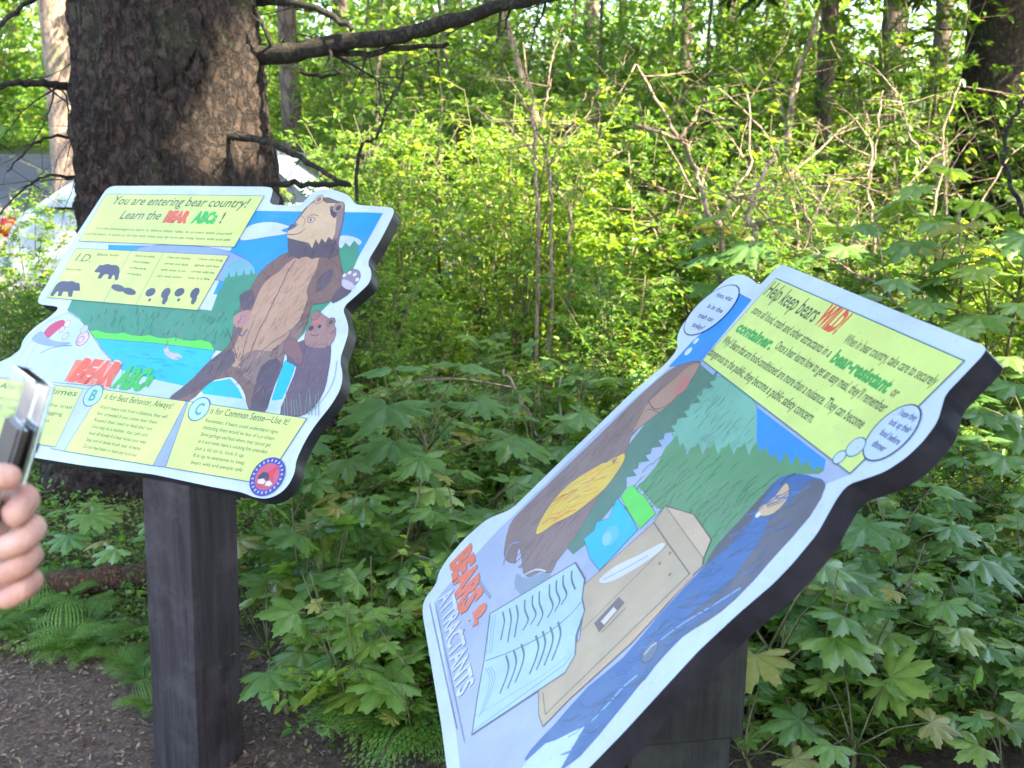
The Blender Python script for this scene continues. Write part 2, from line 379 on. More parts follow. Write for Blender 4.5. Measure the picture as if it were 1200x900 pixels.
# ---- the sign with the standing bear
def bear_sign():
    s = Sign('left', (.864, .097, -.494), (-.311, .874, -.373), (230, 560), 2.25, .032)
    pc = at(227, 600, 2.42)
    s.root = empty('information_sign', (pc.x, pc.y, 0)); r = s.root
    tag(r, 'upright bear warning sign with standing brown bear picture on a dark wooden post', 'sign')
    out = [(127,218),(220,218),(314,219),(320,221),(319,228),(315,240),(340,241),(352,240),(359,234),(364,227),(374,222),(388,222),(403,226),(412,232),(416,240),(440,242),(459,243),(463,248),
           (447,280),(430,308),(436,318),(434,331),(424,341),(401,361),(407,376),(409,388),(405,402),(398,422),(402,438),(400,455),(389,474),(369,499),(357,518),(347,540),(346,553),(339,568),(328,579),(313,585),(298,583),(284,577),
           (250,571),(180,556),(100,546),(32,535),(-40,525),(-94,517),(-88,498),(-60,480),(-30,455),(-10,432),(6,424),(14,417),(24,410),(27,398),(40,384),(58,372),(71,360),(58,358),(46,357),(44,351),(60,325),(90,275)]
    out = soften(out); s.board(out, [M_edge])
    s.part('printed_face'); s.fill(out, WHITE)
    s.part('landscape_picture')
    s.fill([(127,287),(176,288),(270,294),(284,264),(294,247),(352,248),(430,249),(449,250),(430,284),(412,316),(404,332),(380,352),(250,345),(262,318),(127,293)], SKY)
    s.fill([(284,272),(296,263),(318,260),(333,263),(340,266),(330,270),(337,274),(312,278),(283,282)], (215, 226, 248), 3, LN, .001)
    s.fill([(392,282),(402,276),(418,279),(424,285),(412,290),(396,290)], (215, 226, 248), 3)
    s.fill([(160,293),(178,288),(205,287),(235,289),(262,293),(280,300),(296,311),(290,335),(262,330),(170,310)], (150, 172, 222), 3, LN, .001)
    s.fill([(262,322),(272,306),(285,304),(298,314),(294,332),(266,334)], (120, 186, 196), 3)
    g = [(85,350),(160,354),(248,364),(256,342),(262,333)]
    for i in range(9): g += [(264 + i * 4.4, 325 - i * .6 - (i % 2) * 6), (266 + i * 4.4, 326 - i * .6)]
    g += [(330,300),(380,300),(388,290)]
    for i in range(7): g += [(390 + i * 5, 294 - i * 1.2 - (i % 2) * 6)]
    g += [(421,300),(412,320),(404,334),(392,350),(370,372),(356,392),(340,408),(300,418),(254,411),(200,401),(140,393),(107,390),(94,374),(79,364)]
    s.fill(g, GREEN)
    lb = [(104,388)] + [(104 + i * 10.2, 388 + i * .95 - (2.2 if i % 3 == 1 else 0)) for i in range(1, 15)] + [(253,413),(180,404),(113,398)]
    s.fill(lb, LIME, 0, (30, 90, 60), .001)
    s.fill([(113,397),(180,402),(252,411),(240,436),(224,455),(196,450),(160,444),(141,432),(130,420),(119,408)], CYAN, 0, LN, .0012)
    s.fill([(236,458),(246,448),(258,446),(270,444),(280,456),(286,470),(240,464)], CYAN)
    s.fill([(333,424),(341,418),(347,428),(340,448),(331,468),(318,470),(326,444)], CYAN)
    s.fill([(141,433),(178,444),(223,454),(206,468),(196,470),(100,455),(60,448),(90,425)], SHORE)
    s.fill([(240,462),(288,468),(292,482),(228,472)], SHORE); s.fill([(318,469),(332,470),(326,484),(312,482)], SHORE)
    s.fill([(80,366),(95,376),(105,388),(119,410),(130,422),(144,434),(140,455),(60,448),(-20,440),(-8,428),(20,415),(32,396),(58,376)], (206, 228, 244), 0, LN, .0012)
    # duck on the lake
    s.fill([(192,410),(196,406),(199,412),(208,414),(214,419),(206,422),(196,418)], (214, 196, 210), 2); s.line([(194,408),(197,399)], (110, 120, 90), .003)
    # hiker's things on the rock
    s.fill([(48,397),(55,385),(66,377),(75,375),(76,381),(68,387),(58,396),(51,400)], (214, 44, 92), 3)
    s.ring((79,380), .011, (236, 226, 240), (150, 90, 120)); s.ring((73,386), .010, (232, 208, 226), (120, 90, 130)); s.ring((77,394), .012, (206, 210, 226), (110, 110, 130))
    s.ring((97,397), .021, (240, 214, 224), (176, 84, 110), lw=.003); s.ring((95,398), .010, None, (200, 120, 150), lw=.003); s.ring((99,386), .013, (206, 214, 190), (130, 140, 120))
    s.fill([(37,398),(48,388),(56,396),(66,400),(84,402),(70,406),(52,405)], (150, 172, 214), 3)
    s.line([(48,414),(58,409),(70,406),(84,405)], (120, 130, 150), .003, 4); s.line([(20,425),(30,408),(38,400)], (150, 170, 200), .002, 4); s.line([(30,432),(36,416),(44,404)], (150, 170, 200), .002, 4)
    s.part('bear_picture')
    s.fill([(345,290),(330,299),(312,312),(302,324),(292,342),(280,362),(274,384),(270,402),(258,414),(245,424),(228,442),(212,456),(198,468),(222,470),(236,458),(248,447),(258,444),(272,442),(282,452),(288,464),(292,480),(310,484),(316,470),(322,452),(331,430),(335,412),(350,396),(361,378),(366,358),(385,354),(397,340),(403,325),(399,306),(397,284),(402,262),(404,240),(396,236),(372,232),(345,262)], BR1, 2, (60, 44, 50), .0013)
    s.fill([(345,303),(376,303),(371,318),(364,334),(360,352),(352,374),(336,396),(318,412),(300,424),(282,432),(268,424),(276,404),(284,385),(296,362),(304,342),(312,330),(328,318)], BR2, 2)
    s.fill([(282,420),(300,410),(320,412),(334,398),(352,374),(354,392),(334,414),(322,440),(316,452),(305,470),(300,452),(285,440)], (150, 118, 104), 2)
    s.fill([(228,442),(246,424),(270,408),(276,424),(262,436),(240,452),(216,466),(200,467)], (100, 78, 80), 2)
    s.fill([(306,430),(322,420),(330,428),(322,450),(316,470),(309,482),(294,480),(298,456)], (92, 72, 82), 2)
    s.fill([(337,277),(352,280),(362,288),(376,283),(394,279),(397,300),(386,304),(374,301),(366,304),(358,300),(350,304),(344,300),(338,302)], BR3)
    s.fill([(336,274),(341,266),(348,259),(356,249),(362,241),(369,236),(374,232),(383,238),(396,238),(402,241),(401,252),(396,262),(393,274),(390,282),(385,278),(382,285),(377,280),(374,287),(370,281),(366,292),(362,285),(357,284),(348,282),(337,279)], BR4, 0, (84, 60, 60), .001)
    s.fill([(396,238),(404,240),(401,262),(396,278),(392,282),(394,262)], (150, 124, 116))
    s.fill([(337,270),(340,264),(347,261),(348,265),(342,269)], (84, 92, 120), 2)
    s.ell((365,258), (369,256.5), (366,260.5), (236, 220, 200), (80, 62, 66), .002); s.ring((364.5,258), .0042, (40, 34, 40)); s.line([(360,256),(366,252),(373,253)], (96, 78, 86), .002, 3)
    s.fill([(387,242),(391,243),(395,250),(393,256),(388,252)], (80, 64, 76), 2); s.line([(370,235),(375,231),(380,234)], (96, 78, 86), .004, 3)
    s.line([(337,275),(345,275),(352,273),(357,268)], (96, 68, 64), .0024, 4); s.ring((374,234), .013, BR4, (84, 60, 60), lw=.0014); s.ring((374,234), .007, (150, 116, 104)); s.ring((397,243), .016, (176, 144, 120), (84, 60, 60), lw=.0014); s.ring((397,244), .008, (80, 62, 70)); s.line([(352,252),(358,258),(355,266)], (176, 140, 112), .0022, 3); s.line([(343,262),(350,264)], (176, 140, 112), .002)
    s.line([(347,305),(338,318),(330,335),(320,356),(312,372),(303,390),(296,408),(290,420)], (92, 70, 70), .0022, 4)
    s.line([(266,385),(272,400),(278,420)], (92, 70, 70), .002, 4); s.line([(356,374),(340,388),(322,400),(306,412)], (110, 84, 80), .0018, 4)
    s.line([(298,376),(288,400),(284,424)], (110, 84, 80), .0018, 4)
    s.fill([(281,352),(284,344),(294,340),(299,348),(296,360),(286,364)], BR3, 3)
    s.fill([(274,372),(282,366),(294,364),(292,376),(284,384),(275,382)], (196, 138, 126), 3); s.line([(276,388),(284,394),(290,386)], (100, 90, 130), .004, 3)
    s.fill([(376,302),(390,306),(402,320),(402,334),(394,348),(378,356),(366,354),(360,342),(366,326),(372,314)], BR1, 3, (84, 62, 66), .0012)
    s.fill([(370,336),(376,324),(386,316),(391,318),(388,330),(378,340),(371,342)], BR3, 3)
    s.fill([(390,348),(402,334),(410,334),(412,342),(402,350),(390,356)], BR3, 2)
    s.ring((411,327), .026, (150, 136, 146), (96, 84, 92)); s.fill([(402,328),(410,330),(416,336),(410,340),(402,336)], (206, 196, 216), 3)
    for q in ((404,323),(410,320),(416,322),(419,328)): s.ring(q, .005, (232, 226, 236))
    body = [(345,290),(312,312),(292,342),(274,384),(270,402),(245,424),(212,456),(222,470),(248,447),(272,442),(292,480),(310,484),(322,452),(335,412),(361,378),(366,358),(385,354),(403,325),(397,284),(376,303),(360,352),(336,396),(300,424),(276,404),(296,362),(312,330)]
    s.hatch(body, [(108, 78, 62), (150, 112, 90), (94, 68, 60)], 210, .020, .0016, (-.25, 1), .3, 3)
    s.hatch([(345,303),(376,303),(364,334),(352,374),(318,412),(282,432),(276,404),(296,362),(312,330)], [(222, 184, 152), (184, 144, 118), (174, 136, 112)], 120, .022, .0015, (-.3, 1), .25, 4)
    s.hatch([(340,280),(362,290),(394,280),(397,300),(366,304),(344,300)], [(122, 100, 108), (78, 60, 70)], 40, .014, .0014, (0, 1), .3, 5)
    s.hatch([(356,250),(369,238),(398,240),(392,272),(366,286),(345,278)], [(238, 210, 174), (206, 170, 136)], 40, .010, .0012, (.4, 1), .5, 6)
    # cub
    s.fill([(358,398),(340,410),(337,424),(348,430),(340,452),(334,468),(329,486),(352,488),(368,478),(380,458),(385,436),(388,412),(384,400)], (108, 84, 96), 2, (70, 52, 62), .0012)
    s.fill([(358,392),(364,380),(368,372),(374,366),(380,370),(388,376),(394,386),(391,400),(382,408),(368,408),(358,404)], (170, 126, 114), 2, (96, 70, 72), .0012)
    s.fill([(367,376),(373,370),(377,376),(370,382)], (204, 120, 112), 3); s.ring((370,370), .013, (158, 114, 100), (84, 60, 60), lw=.0014); s.ring((388,378), .012, (158, 114, 100), (84, 60, 60), lw=.0014); s.ring((388,378), .006, (90, 66, 70)); s.ring((375,383), .0045, (44, 34, 40)); s.ring((365,385), .007, (70, 52, 58)); s.line([(364,392),(370,394),(376,391)], (80, 58, 58), .002, 3); s.line([(388,392),(392,388)], (90, 66, 70), .003)
    s.fill([(334,402),(342,396),(350,402),(356,418),(350,428),(342,420),(334,414)], (142, 96, 90), 3, (84, 60, 66), .0012)
    s.hatch([(358,398),(340,410),(348,430),(334,468),(329,486),(352,488),(368,478),(380,458),(388,412),(384,400)], [(128, 102, 110), (90, 68, 80), (146, 116, 116)], 90, .016, .0015, (-.2, 1), .3, 7)
    s.hatch([(358,392),(368,372),(388,376),(394,386),(382,408),(358,404)], [(192, 148, 134), (148, 108, 98)], 36, .011, .0013, (0, 1), .5, 8)
    s.hatch([(95,355),(250,366),(290,335),(278,380),(254,408),(110,385)], [(52, 138, 100), (76, 166, 124), (44, 126, 92)], 90, .016, .0016, (.1, 1), .2, 9)
    s.hatch([(116,400),(250,412),(236,440),(190,446),(145,430)], [(60, 216, 250), (0, 178, 236)], 36, .030, .0014, (1, .0), .05, 10)
    for i in range(11):
        x = 334 + i * 4; s.line([(x, 487), (x + random.uniform(-3, 5), 470 - random.uniform(0, 14))], random.choice([(120, 158, 130), (70, 140, 120), (150, 150, 140)]), .0016)
    s.line([(395,424),(393,440),(386,458),(374,474),(362,486)], TEAL, .0014, 4)
    # printed panels
    def panel(name, q, c=YEL): s.part(name); s.fill(q, c, 0, TEAL, .0018)
    s.part('title_panel'); s.fill([(125,228),(310,230),(275,290),(93,283)], YEL, 0, TEAL, .0018)
    s.part('title_lettering')
    s.text('You are entering bear country!', (132,240), (290,244), .030, INKC, .012, .25)
    s.text('Learn the', (140,257), (187,258), .030, INKC, .012, .25)
    s.text('BEAR', (191,260), (219,261), .034, ORG, .09, .1)
    s.text('ABCs', (224,261), (252,262), .034, GRN, .08, .1); s.text('!', (257,262), (260,262), .034, INKC, .03, .1)
    s.text('You are encouraged to learn to follow these rules, to protect both yourself', (112,269), (272,276), .0085, INKC, .01)
    s.text('and the bears. In town or on the trail, what you do now can keep bears wild and safe', (100,275.5), (270,283), .0085, INKC, .01)
    s.part('identification_panel'); s.fill([(90,291.5),(268.5,300),(232,364),(56,349)], YEL, 0, TEAL, .0015)
    s.line([(154,295),(122,355)], TEAL, .002); s.line([(192,297),(160,357)], TEAL, .002)
    bears = (82, 80, 100)
    def bearsil(cx, cy, k, m=1):
        pts = [(-16,4),(-14,-4),(-9,-8),(-2,-8),(4,-9),(9,-7),(13,-7),(15,-3),(17,2),(13,3),(9,3),(10,10),(5,10),(3,5),(-3,5),(-3,10),(-8,10),(-8,5),(-11,6),(-13,11),(-17,10)]
        s.fill([(cx + m * x * k - .35 * (y * k), cy + y * k + m * x * k * .06) for x, y in pts], bears, 2)
    pass
    bearsil(79,338,.95); bearsil(127,318,.9,-1)
    for c in ((139,338),(152,342)): s.ell(c, (c[0]+8, c[1]+2), (c[0]-1, c[1]+4), bears)
    for bx in (184, 218):
        s.ell((bx-7,343), (bx-1,342), (bx-8,348), bears); s.ell((bx+11,344), (bx+15,338), (bx+7,342), bears); s.ell((bx+10,352), (bx+13,347), (bx+8,350), bears); s.ring((bx-8,352), .005, bears)
    s.text('I.D.', (88,306), (106,308), .026, INKC, .0, .2)
    s.text('Black bear', (114,300), (140,301), .008, INKC, .01); s.text('Brown bear', (78,317), (96,318), .008, INKC, .01)
    s.blurb(['face profile', 'shoulder', 'claws', 'tracks'], (159,301), (182,303), (149,322), (166,324), .0075, INKC)
    s.blurb(['Claws are shorter,', 'curved and dark', 'with toes in an', 'arc and wider'], (196,303), (224,305), (185,325), (214,327), .0075, INKC)
    s.blurb(['Claws are long,', 'lighter and less', 'curved, with the', 'toes in a line'], (232,305), (262,307), (220,327), (246,329), .0075, INKC)
    s.part('logo_lettering')
    s.fill([(90,422),(143,428),(128,454),(76,447)], (248, 132, 84)); s.text('BEAR', (81,445), (131,452), .062, (250, 214, 190), .10, .35); s.text('BEAR', (81,445), (131,452), .060, ORG, .075, .35)
    s.text('ABCs', (131,453), (174,458), .056, GRN, .07, .35)
    panels = [([(-44,438),(98,456),(66,524),(-88,503)], None), ([(121,457),(219,471),(180,546),(76,529)], (110,465)), ([(222,471),(360,491),(310,568),(195,548)], (234,481))]
    s.part('printed_face')
    s.fill([(98,456),(121,457),(76,529),(66,524)], (196, 214, 242)); s.fill([(219,471),(223,472),(195,548),(180,546)], LAV)
    s.fill([(219,471),(236,473),(206,549),(180,546)], LAV, 0, TEAL, .0012); s.fill([(98,456),(121,458),(76,529),(60,526)], (200, 216, 244), 0, TEAL, .0012)
    CH = (('A', (-56,446)), ('B', (110,464)), ('C', (234,480)))
    TX = ((('is for Alert at all times', (-30,452), (90,465)), (['Stay alert and make noise on the trail', 'Watch for tracks, scat and fresh digging', 'Keep your dog on a leash at all times', 'Never run', 'from a bear'], (-40,463), (84,480), (-62,500), (58,514), .010, INKC, [1, .97, .9, .3, .3])),
      (('is for Best Behavior, Always!', (122,468), (202,480)), (['Watch bears only from a distance, they will', 'feel crowded if you come near them', 'Respect their need to feed and rest', 'Give way to a mother, stay calm and', 'back off slowly if a bear looks your way', 'Stay out of dense brush near streams', 'Do not feed bears or leave any food out'], (117,479), (196,491), (98,525), (160,536), .0095, INKC, [1, .93, .93, .93, .99, .98, 1])),
      (('is for Common Sense\u2014Use It!', (246,485), (338,499)), (['Remember, if bears could understand signs', 'attracting them would be less of a problem', 'Store garbage and food where they cannot get', 'at it and never leave a cooking fire untended', 'put a lid on it, lock it up', 'It is up to everyone to keep', 'bears wild and people safe'], (241,495), (326,509), (224,544), (300,556), .0095, INKC, [1, 1.0, 1.0, 1.0, .72, .78, .8])))
    for i, (q, cc) in enumerate(panels):
        s.part('advice_panel#%d' % i); s.fill(q, YEL, 0, TEAL, .0018)
        s.part('advice_lettering#%d' % i); ch, c = CH[i]
        s.ring(c, .030, (190, 228, 238), TEAL, lw=.003); C = s.P(*c)
        s.text(ch, C + Vector((-.010, .014)), C + Vector((.012, .014)), .030, (70, 170, 150), .03, metres=True)
        s.text(*TX[i][0], .017, INKC, .01, .15); s.blurb(*TX[i][1])
    s.part('emblem'); C = s.ring((314,559), .044, (60, 62, 168), (40, 40, 110)); s.poly2([C + Vector((math.cos(t), math.sin(t))) * .031 for t in [i * .21 for i in range(30)]], (226, 84, 108))
    def cp(l, c): s.poly2([C + Vector(p) * .001 for p in l], c)
    cp([(-8,-6),(2,-14),(16,-28),(22,-26),(14,-8),(20,4),(24,12),(6,4),(-8,4)], (232, 40, 60)); cp([(-24,2),(-16,-8),(-4,-9),(4,-4),(8,6),(2,10),(-6,4),(-14,8),(-22,10)], (54, 50, 78))
    cp([(-20,10),(-8,6),(2,12),(-2,18),(-18,18)], (244, 240, 246)); cp([(4,12),(12,8),(22,14),(16,20),(4,20)], (248, 236, 240)); cp([(-22,20),(20,21),(8,28),(-10,28)], (208, 70, 84))
    for i in range(22):
        a = i * 2 * math.pi / 22; 
        cc_ = C + Vector((math.cos(a), math.sin(a))) * .0375; d1 = Vector((math.cos(a), math.sin(a))); d2 = Vector((-d1.y, d1.x))
        s.poly2([cc_ + d1 * x * .0032 + d2 * y * .0022 for x, y in ((-1,-1),(1,-.4),(1,.6),(.2,1),(-1,.7))], (206, 204, 240))
    m = s.flush({'title_lettering': 'title_panel', 'advice_lettering#0': 'advice_panel#0', 'advice_lettering#1': 'advice_panel#1', 'advice_lettering#2': 'advice_panel#2'})
    V, Fc = post_under(s, pc.x, pc.y, .077, math.atan2(s.U.y, s.U.x), lean=(-.045, -.0))
    b = MB().add(V, Fc); o = b.build('post', M_post, r)
    bv = o.modifiers.new('b', 'BEVEL'); bv.width = .004; bv.segments = 2
    return s

# ---- the sign with the reading bears, seen almost along its width
def wild_sign():
    s = Sign('right', (.15578, .27439, -.94892), (-.66829, .73670, .10332), (1100, 500), 1.05, .031)
    pc = Vector((0, 0, 0)); q = at(782, 770, 1.40); pc = Vector((q.x, q.y, 0))
    s.root = empty('information_sign', (pc.x, pc.y, 0)); r = s.root
    tag(r, 'steeply tilted sign about keeping bears wild with book and cabinet picture, nearest the camera', 'sign')
    out = [(913,311),(920,311),(1040,360),(1157,407),(1153,416),(1130,440),(1108,463),(1104,478),(1099,495),(1082,518),(1062,537),(1038,553),(1013,562),(994,568),(982,583),(958,626),(930,660),(907,684),(865,720),(820,762),(785,800),(730,860),(691,900),(650,938),(606,975),(575,1000),(552,1010),(538,992),(530,950),(523,893),(518,853),(507,787),(495,717),(497,703),(512,684),(514,672),(523,657),(543,633),(570,609),(600,597),(653,545),(700,500),(740,461),(780,427),(795,409),(793,396),(800,380),(820,357),(845,333),(855,325),(867,321),(880,326),(890,335),(896,329)]
    out = soften(out); s.board(out, [M_edge])
    s.part('printed_face'); s.fill(out, WHITE)
    s.part('landscape_picture')
    s.fill([(866,344),(881,352),(823,422),(850,441),(997,556),(968,568),(950,605),(905,656),(862,703),(800,747),(762,788),(702,862),(660,902),(600,950),(556,985),(545,950),(535,860),(511,705),(517,696),(545,664),(585,620),(600,606),(655,551),(700,507),(745,466),(788,428),(812,400),(845,371)], (182, 190, 214))
    s.fill([(866,344),(881,352),(823,422),(800,428),(784,430),(812,400),(845,371),(860,356)], (38, 150, 246), 0, LN, .0008)
    s.ring((807,412), .008, (220, 232, 250)); s.ring((816,400), .006, (220, 232, 250))
    s.fill([(820,424),(858,445),(896,478),(895,520),(820,540),(770,520),(780,480)], (164, 184, 214))
    s.fill([(838,441),(853,446),(872,460),(888,477),(889,522),(866,532),(840,545),(800,525),(785,500),(796,478),(806,462)], (128, 190, 158), 2, (90, 130, 120), .0008)
    jag = [(887,477),(968,540),(970,566)]
    j = [(966,552),(960,545),(954,552),(947,539),(941,546),(934,532),(928,545),(921,530),(914,543),(908,531),(903,536),(898,524),(892,530),(887,518)]
    s.fill([(887,477)] + [(930,510),(968,539)] + j, (38, 150, 246))
    gb = [(700,650),(745,575),(770,545),(780,525),(794,510)]
    for i in range(10): gb += [(797 + i * 9, 524 + (i % 2) * 9), (801 + i * 9, 519 + (i % 2) * 6)]
    gb += j[::-1] + [(960,556),(935,556),(905,575),(890,590),(868,612),(846,642),(828,668),(815,640),(795,600),(770,596),(750,572),(728,600),(715,640)]
    s.fill(gb, (98, 156, 96))
    fd = [(836,440),(844,430)]
    for i in range(14): fd += [(838 - i * 7.5 + (6 if i % 2 else 0), 446 + i * 8.6), (832 - i * 7.5, 448 + i * 8.6)]
    fd += [(735,572),(722,590),(705,610),(690,636),(672,650),(662,640),(690,590),(712,560),(732,528),(760,492),(800,450),(822,428)]
    s.fill(fd, (84, 130, 102))
    s.fill([(822,424),(800,427),(780,438),(750,464),(700,513),(655,556),(612,598),(598,615),(592,640),(592,655),(604,660),(608,640),(612,655),(614,672),(622,676),(634,670),(646,672),(653,658),(666,642),(680,620),(704,580),(722,548),(736,526),(740,512),(760,492),(780,474),(796,462),(812,444)], (146, 114, 104), 2, (84, 62, 62), .001)
    s.hatch([(820,424),(750,464),(655,556),(598,615),(594,655),(614,672),(646,672),(704,580),(740,512),(812,444)], [(122, 92, 84), (166, 132, 118), (108, 82, 78)], 190, .026, .0020, (.1, 1), .3, 13)
    s.fill([(821,426),(806,430),(790,445),(772,460),(757,476),(748,494),(741,508),(752,500),(770,486),(790,470),(806,452)], (184, 140, 112), 2, (96, 70, 66), .0009)
    s.fill([(790,462),(798,448),(806,440),(808,450),(800,460)], (206, 120, 104), 2); s.line([(760,470),(768,480),(784,474),(796,462)], (90, 64, 64), .0018, 3); s.line([(748,490),(760,480),(772,484)], (100, 72, 70), .0014, 3)
    s.fill([(628,626),(634,610),(648,588),(668,567),(694,550),(714,541),(720,543),(726,534),(733,532),(731,542),(722,556),(710,572),(694,586),(672,603),(650,614),(636,624)], (248, 206, 46), 2, (150, 104, 56), .0012)
    s.hatch([(628,626),(648,588),(694,550),(733,532),(722,556),(694,586),(650,614)], [(246, 168, 50), (252, 226, 90), (232, 130, 56)], 40, .05, .0024, (.55, -.8), .1, 17)
    for k in range(4): s.line([(640 + k * 6, 616 - k * 3), (652 + k * 8, 592 - k * 4), (680 + k * 10, 566 - k * 3)], (226, 166, 50), .0012, 4)
    s.hatch([(760,530),(850,535),(935,560),(868,612),(828,668),(795,600),(715,630)], [(86, 144, 84), (112, 170, 108), (80, 136, 86)], 120, .022, .0018, (0, -1), .2, 14)
    s.hatch([(800,480),(838,445),(886,480),(888,520),(830,535)], [(112, 176, 144), (146, 204, 172)], 60, .018, .0016, (0, -1), .2, 15)
    s.fill([(606,672),(616,678),(636,672),(648,676),(640,694),(620,700),(604,690)], (146, 160, 178), 2); s.line([(612,676),(628,668),(640,670)], (220, 222, 226), .003, 3)
    s.line([(560,680),(575,700)], (150, 156, 178), .006); s.line([(590,662),(598,640),(608,636)], (150, 160, 186), .004, 3)
    s.fill([(724,584),(737,601),(748,621),(703,669),(692,655),(685,632),(697,622),(700,612),(714,608)], CYAN, 0, (30, 90, 130), .001)
    s.ell((716,628), (724,618), (722,634), (96, 200, 232)); s.ell((712,632), (716,625), (716,636), (150, 214, 232))
    s.fill([(728,583),(733,578),(736,572),(743,569),(748,577),(756,582),(762,592),(769,602),(751,620),(739,603)], LIME, 0, (60, 150, 60), .0008)
    s.part('bear_picture')
    s.fill([(893,582),(870,608),(845,638),(826,664),(800,692),(770,725),(730,772),(690,805),(650,850),(622,880),(618,896),(660,902),(702,862),(762,788),(800,747),(862,703),(905,656),(950,605),(968,568),(955,560),(938,556),(915,560)], (58, 104, 164), 2)
    s.fill([(893,582),(906,570),(915,562),(900,580),(884,606),(862,634),(836,656),(826,664),(840,640),(866,612)], (88, 80, 88), 2)
    s.fill([(905,602),(925,590),(940,570),(956,563),(968,570),(950,605),(905,656),(862,703),(830,728),(798,744),(812,718),(848,690),(880,650),(896,624)], (100, 96, 104), 2)
    s.fill([(800,744),(770,776),(740,806),(750,790),(775,750),(815,720),(870,690),(850,712)], (80, 104, 146), 2)
    s.fill([(889,603),(890,596),(902,588),(912,578),(922,566),(926,574),(922,588),(908,602),(894,606)], (228, 190, 140), 2, (96, 80, 86), .0012)
    s.ring((889,604), .004, (240, 238, 240)); s.line([(916,568),(924,560),(932,556)], (70, 64, 76), .003, 3)
    s.line([(868,690),(830,714),(800,732),(776,750)], (150, 184, 230), .002, 4); s.line([(748,792),(732,805),(715,824),(694,846)], (140, 196, 244), .0025, 4)
    s.ell((762,764), (770,752), (767,769), (110, 120, 140), (70, 76, 92), .0015); s.line([(756,768),(764,758),(770,754)], (206, 206, 214), .0022)
    s.fill([(686,852),(672,858),(652,868),(640,872),(618,892),(600,920),(640,925),(660,898),(672,876)], (206, 226, 246))
    s.hatch([(893,582),(826,664),(730,772),(650,850),(660,902),(800,747),(905,656),(968,568),(915,560)], [(72, 126, 186), (50, 90, 150), (78, 86, 112)], 100, .030, .0018, (-.5, .9), .25, 12)
    s.part('cabinet_picture')
    T1 = (206, 178, 138); TD = (110, 84, 62)
    s.fill([(781,593),(802,600),(814,604),(834,633),(825,655),(824,664),(805,682),(775,717),(740,755),(710,782),(668,820),(637,852),(632,838),(632,805),(655,775),(680,750),(684,722),(682,702),(684,687),(767,613)], T1, 0, TD, .0015)
    s.fill([(781,594),(802,600),(814,604),(834,633),(825,655),(803,625)], (222, 190, 152), 0, TD, .001)
    s.line([(767,613),(784,638),(809,673),(722,758),(656,822),(640,838)], TD, .0018); s.line([(784,638),(724,698),(682,740)], TD, .0012)
    s.line([(812,676),(740,750),(660,826)], (234, 182, 130), .003); s.line([(640,838),(637,812)], TD, .0012)
    for c in ((786,649),(774,661),(786,674)): s.ring(c, .0025, (140, 110, 84))
    s.fill([(697,731),(726,700),(733,707),(703,742)], (116, 92, 84)); s.fill([(705,729),(720,712),(724,716),(709,733)], (236, 222, 206)); s.line([(706,742),(734,713)], (84, 66, 62), .0015)
    s.fill([(703,680),(722,664),(748,652),(776,637),(779,642),(762,656),(744,668),(722,680),(708,684)], (228, 226, 232), 2); s.line([(708,680),(735,666),(760,652)], (170, 168, 178), .002, 3)
    s.part('book_picture')
    s.fill([(575,720),(675,660),(686,679),(683,702),(686,716),(676,745),(675,768),(663,789),(554,861),(560,820),(568,775),(572,745)], (190, 220, 238), 0, (110, 104, 116), .0028)
    s.line([(554,858),(662,780),(674,764)], (120, 150, 160), .0015); s.line([(558,840),(640,790),(670,766)], (150, 178, 186), .0012)
    s.line([(570,775),(600,764),(640,744),(668,722),(682,706)], (110, 130, 140), .0022, 4)
    for k in range(3): s.line([(576 + k * 3, 722 - k), (573 + k * 3, 742), (571 + k * 3, 768 - k)], (120, 140, 150), .001, 3); s.line([(570 + k * 3, 784 - k), (575 + k * 3, 800 - k * 2), (562 + k * 3, 842 - k * 4)], (120, 140, 150), .001, 3)
    BK = (86, 112, 122)
    for k, (x, y) in enumerate(((590,718),(598,714),(606,710),(616,704),(625,699),(633,694),(645,686),(653,681),(661,675),(671,670))):
        L = 32 + (k * 7) % 9
        s.line([(x, y), (x + 2 - (k > 2) * 2, y + L * .33), (x + (k > 2) * 4, y + L * .66), (x - 2, y + L)][:4 if k < 9 else 3], BK, .0032, 4)
    for k, (x, y) in enumerate(((594,769),(603,763),(612,756),(629,746),(637,741),(646,736),(655,730))):
        s.line([(x, y), (x + 3, y + 12), (x, y + 26), (x - 7, y + 44)], BK, .0034, 4)
    s.part('attractants_lettering')
    s.text('BEARS &', (529,660), (547,747), .050, (252, 122, 84), .06, .1); 
    s.text('ATTRACTANTS', (515,702), (538,820), .034, (222, 228, 246), .03, .1)
    s.line([(504,708),(536,855)], (140, 150, 178), .0016); s.line([(510,706),(545,870)], (140, 150, 178), .0012)
    s.part('text_panel'); s.fill([(910,327),(1131,424),(997,556),(824,423)], YEL, 0, TEAL, .0016)
    s.part('text_lettering')
    G2 = (74, 176, 66)
    s.text('Help keep bears', (895,346), (952,379), .028, INKC, .012); s.text('WILD!', (955,379), (979,392), .034, (240, 96, 46), .05)
    s.text('When in bear country, take care to securely', (988,402), (1094,454), .0145, INKC, .016)
    s.text('store all food, trash and other attractants in a', (881,367), (971,420), .0145, INKC, .016)
    s.text('bear-resistant', (973,424), (1038,462), .019, G2, .05); s.text('or', (1043,464), (1049,468), .0145, INKC, .016)
    s.text('container.', (862,388), (902,411), .019, G2, .05); s.text('Once a bear learns how to get an easy meal, they\u2019ll remember', (908,409), (1035,485), .0145, INKC, .016)
    s.text('Why? Bears that are food-conditioned are more than a nuisance. They can become', (846,402), (1009,504), .0145, INKC, .016)
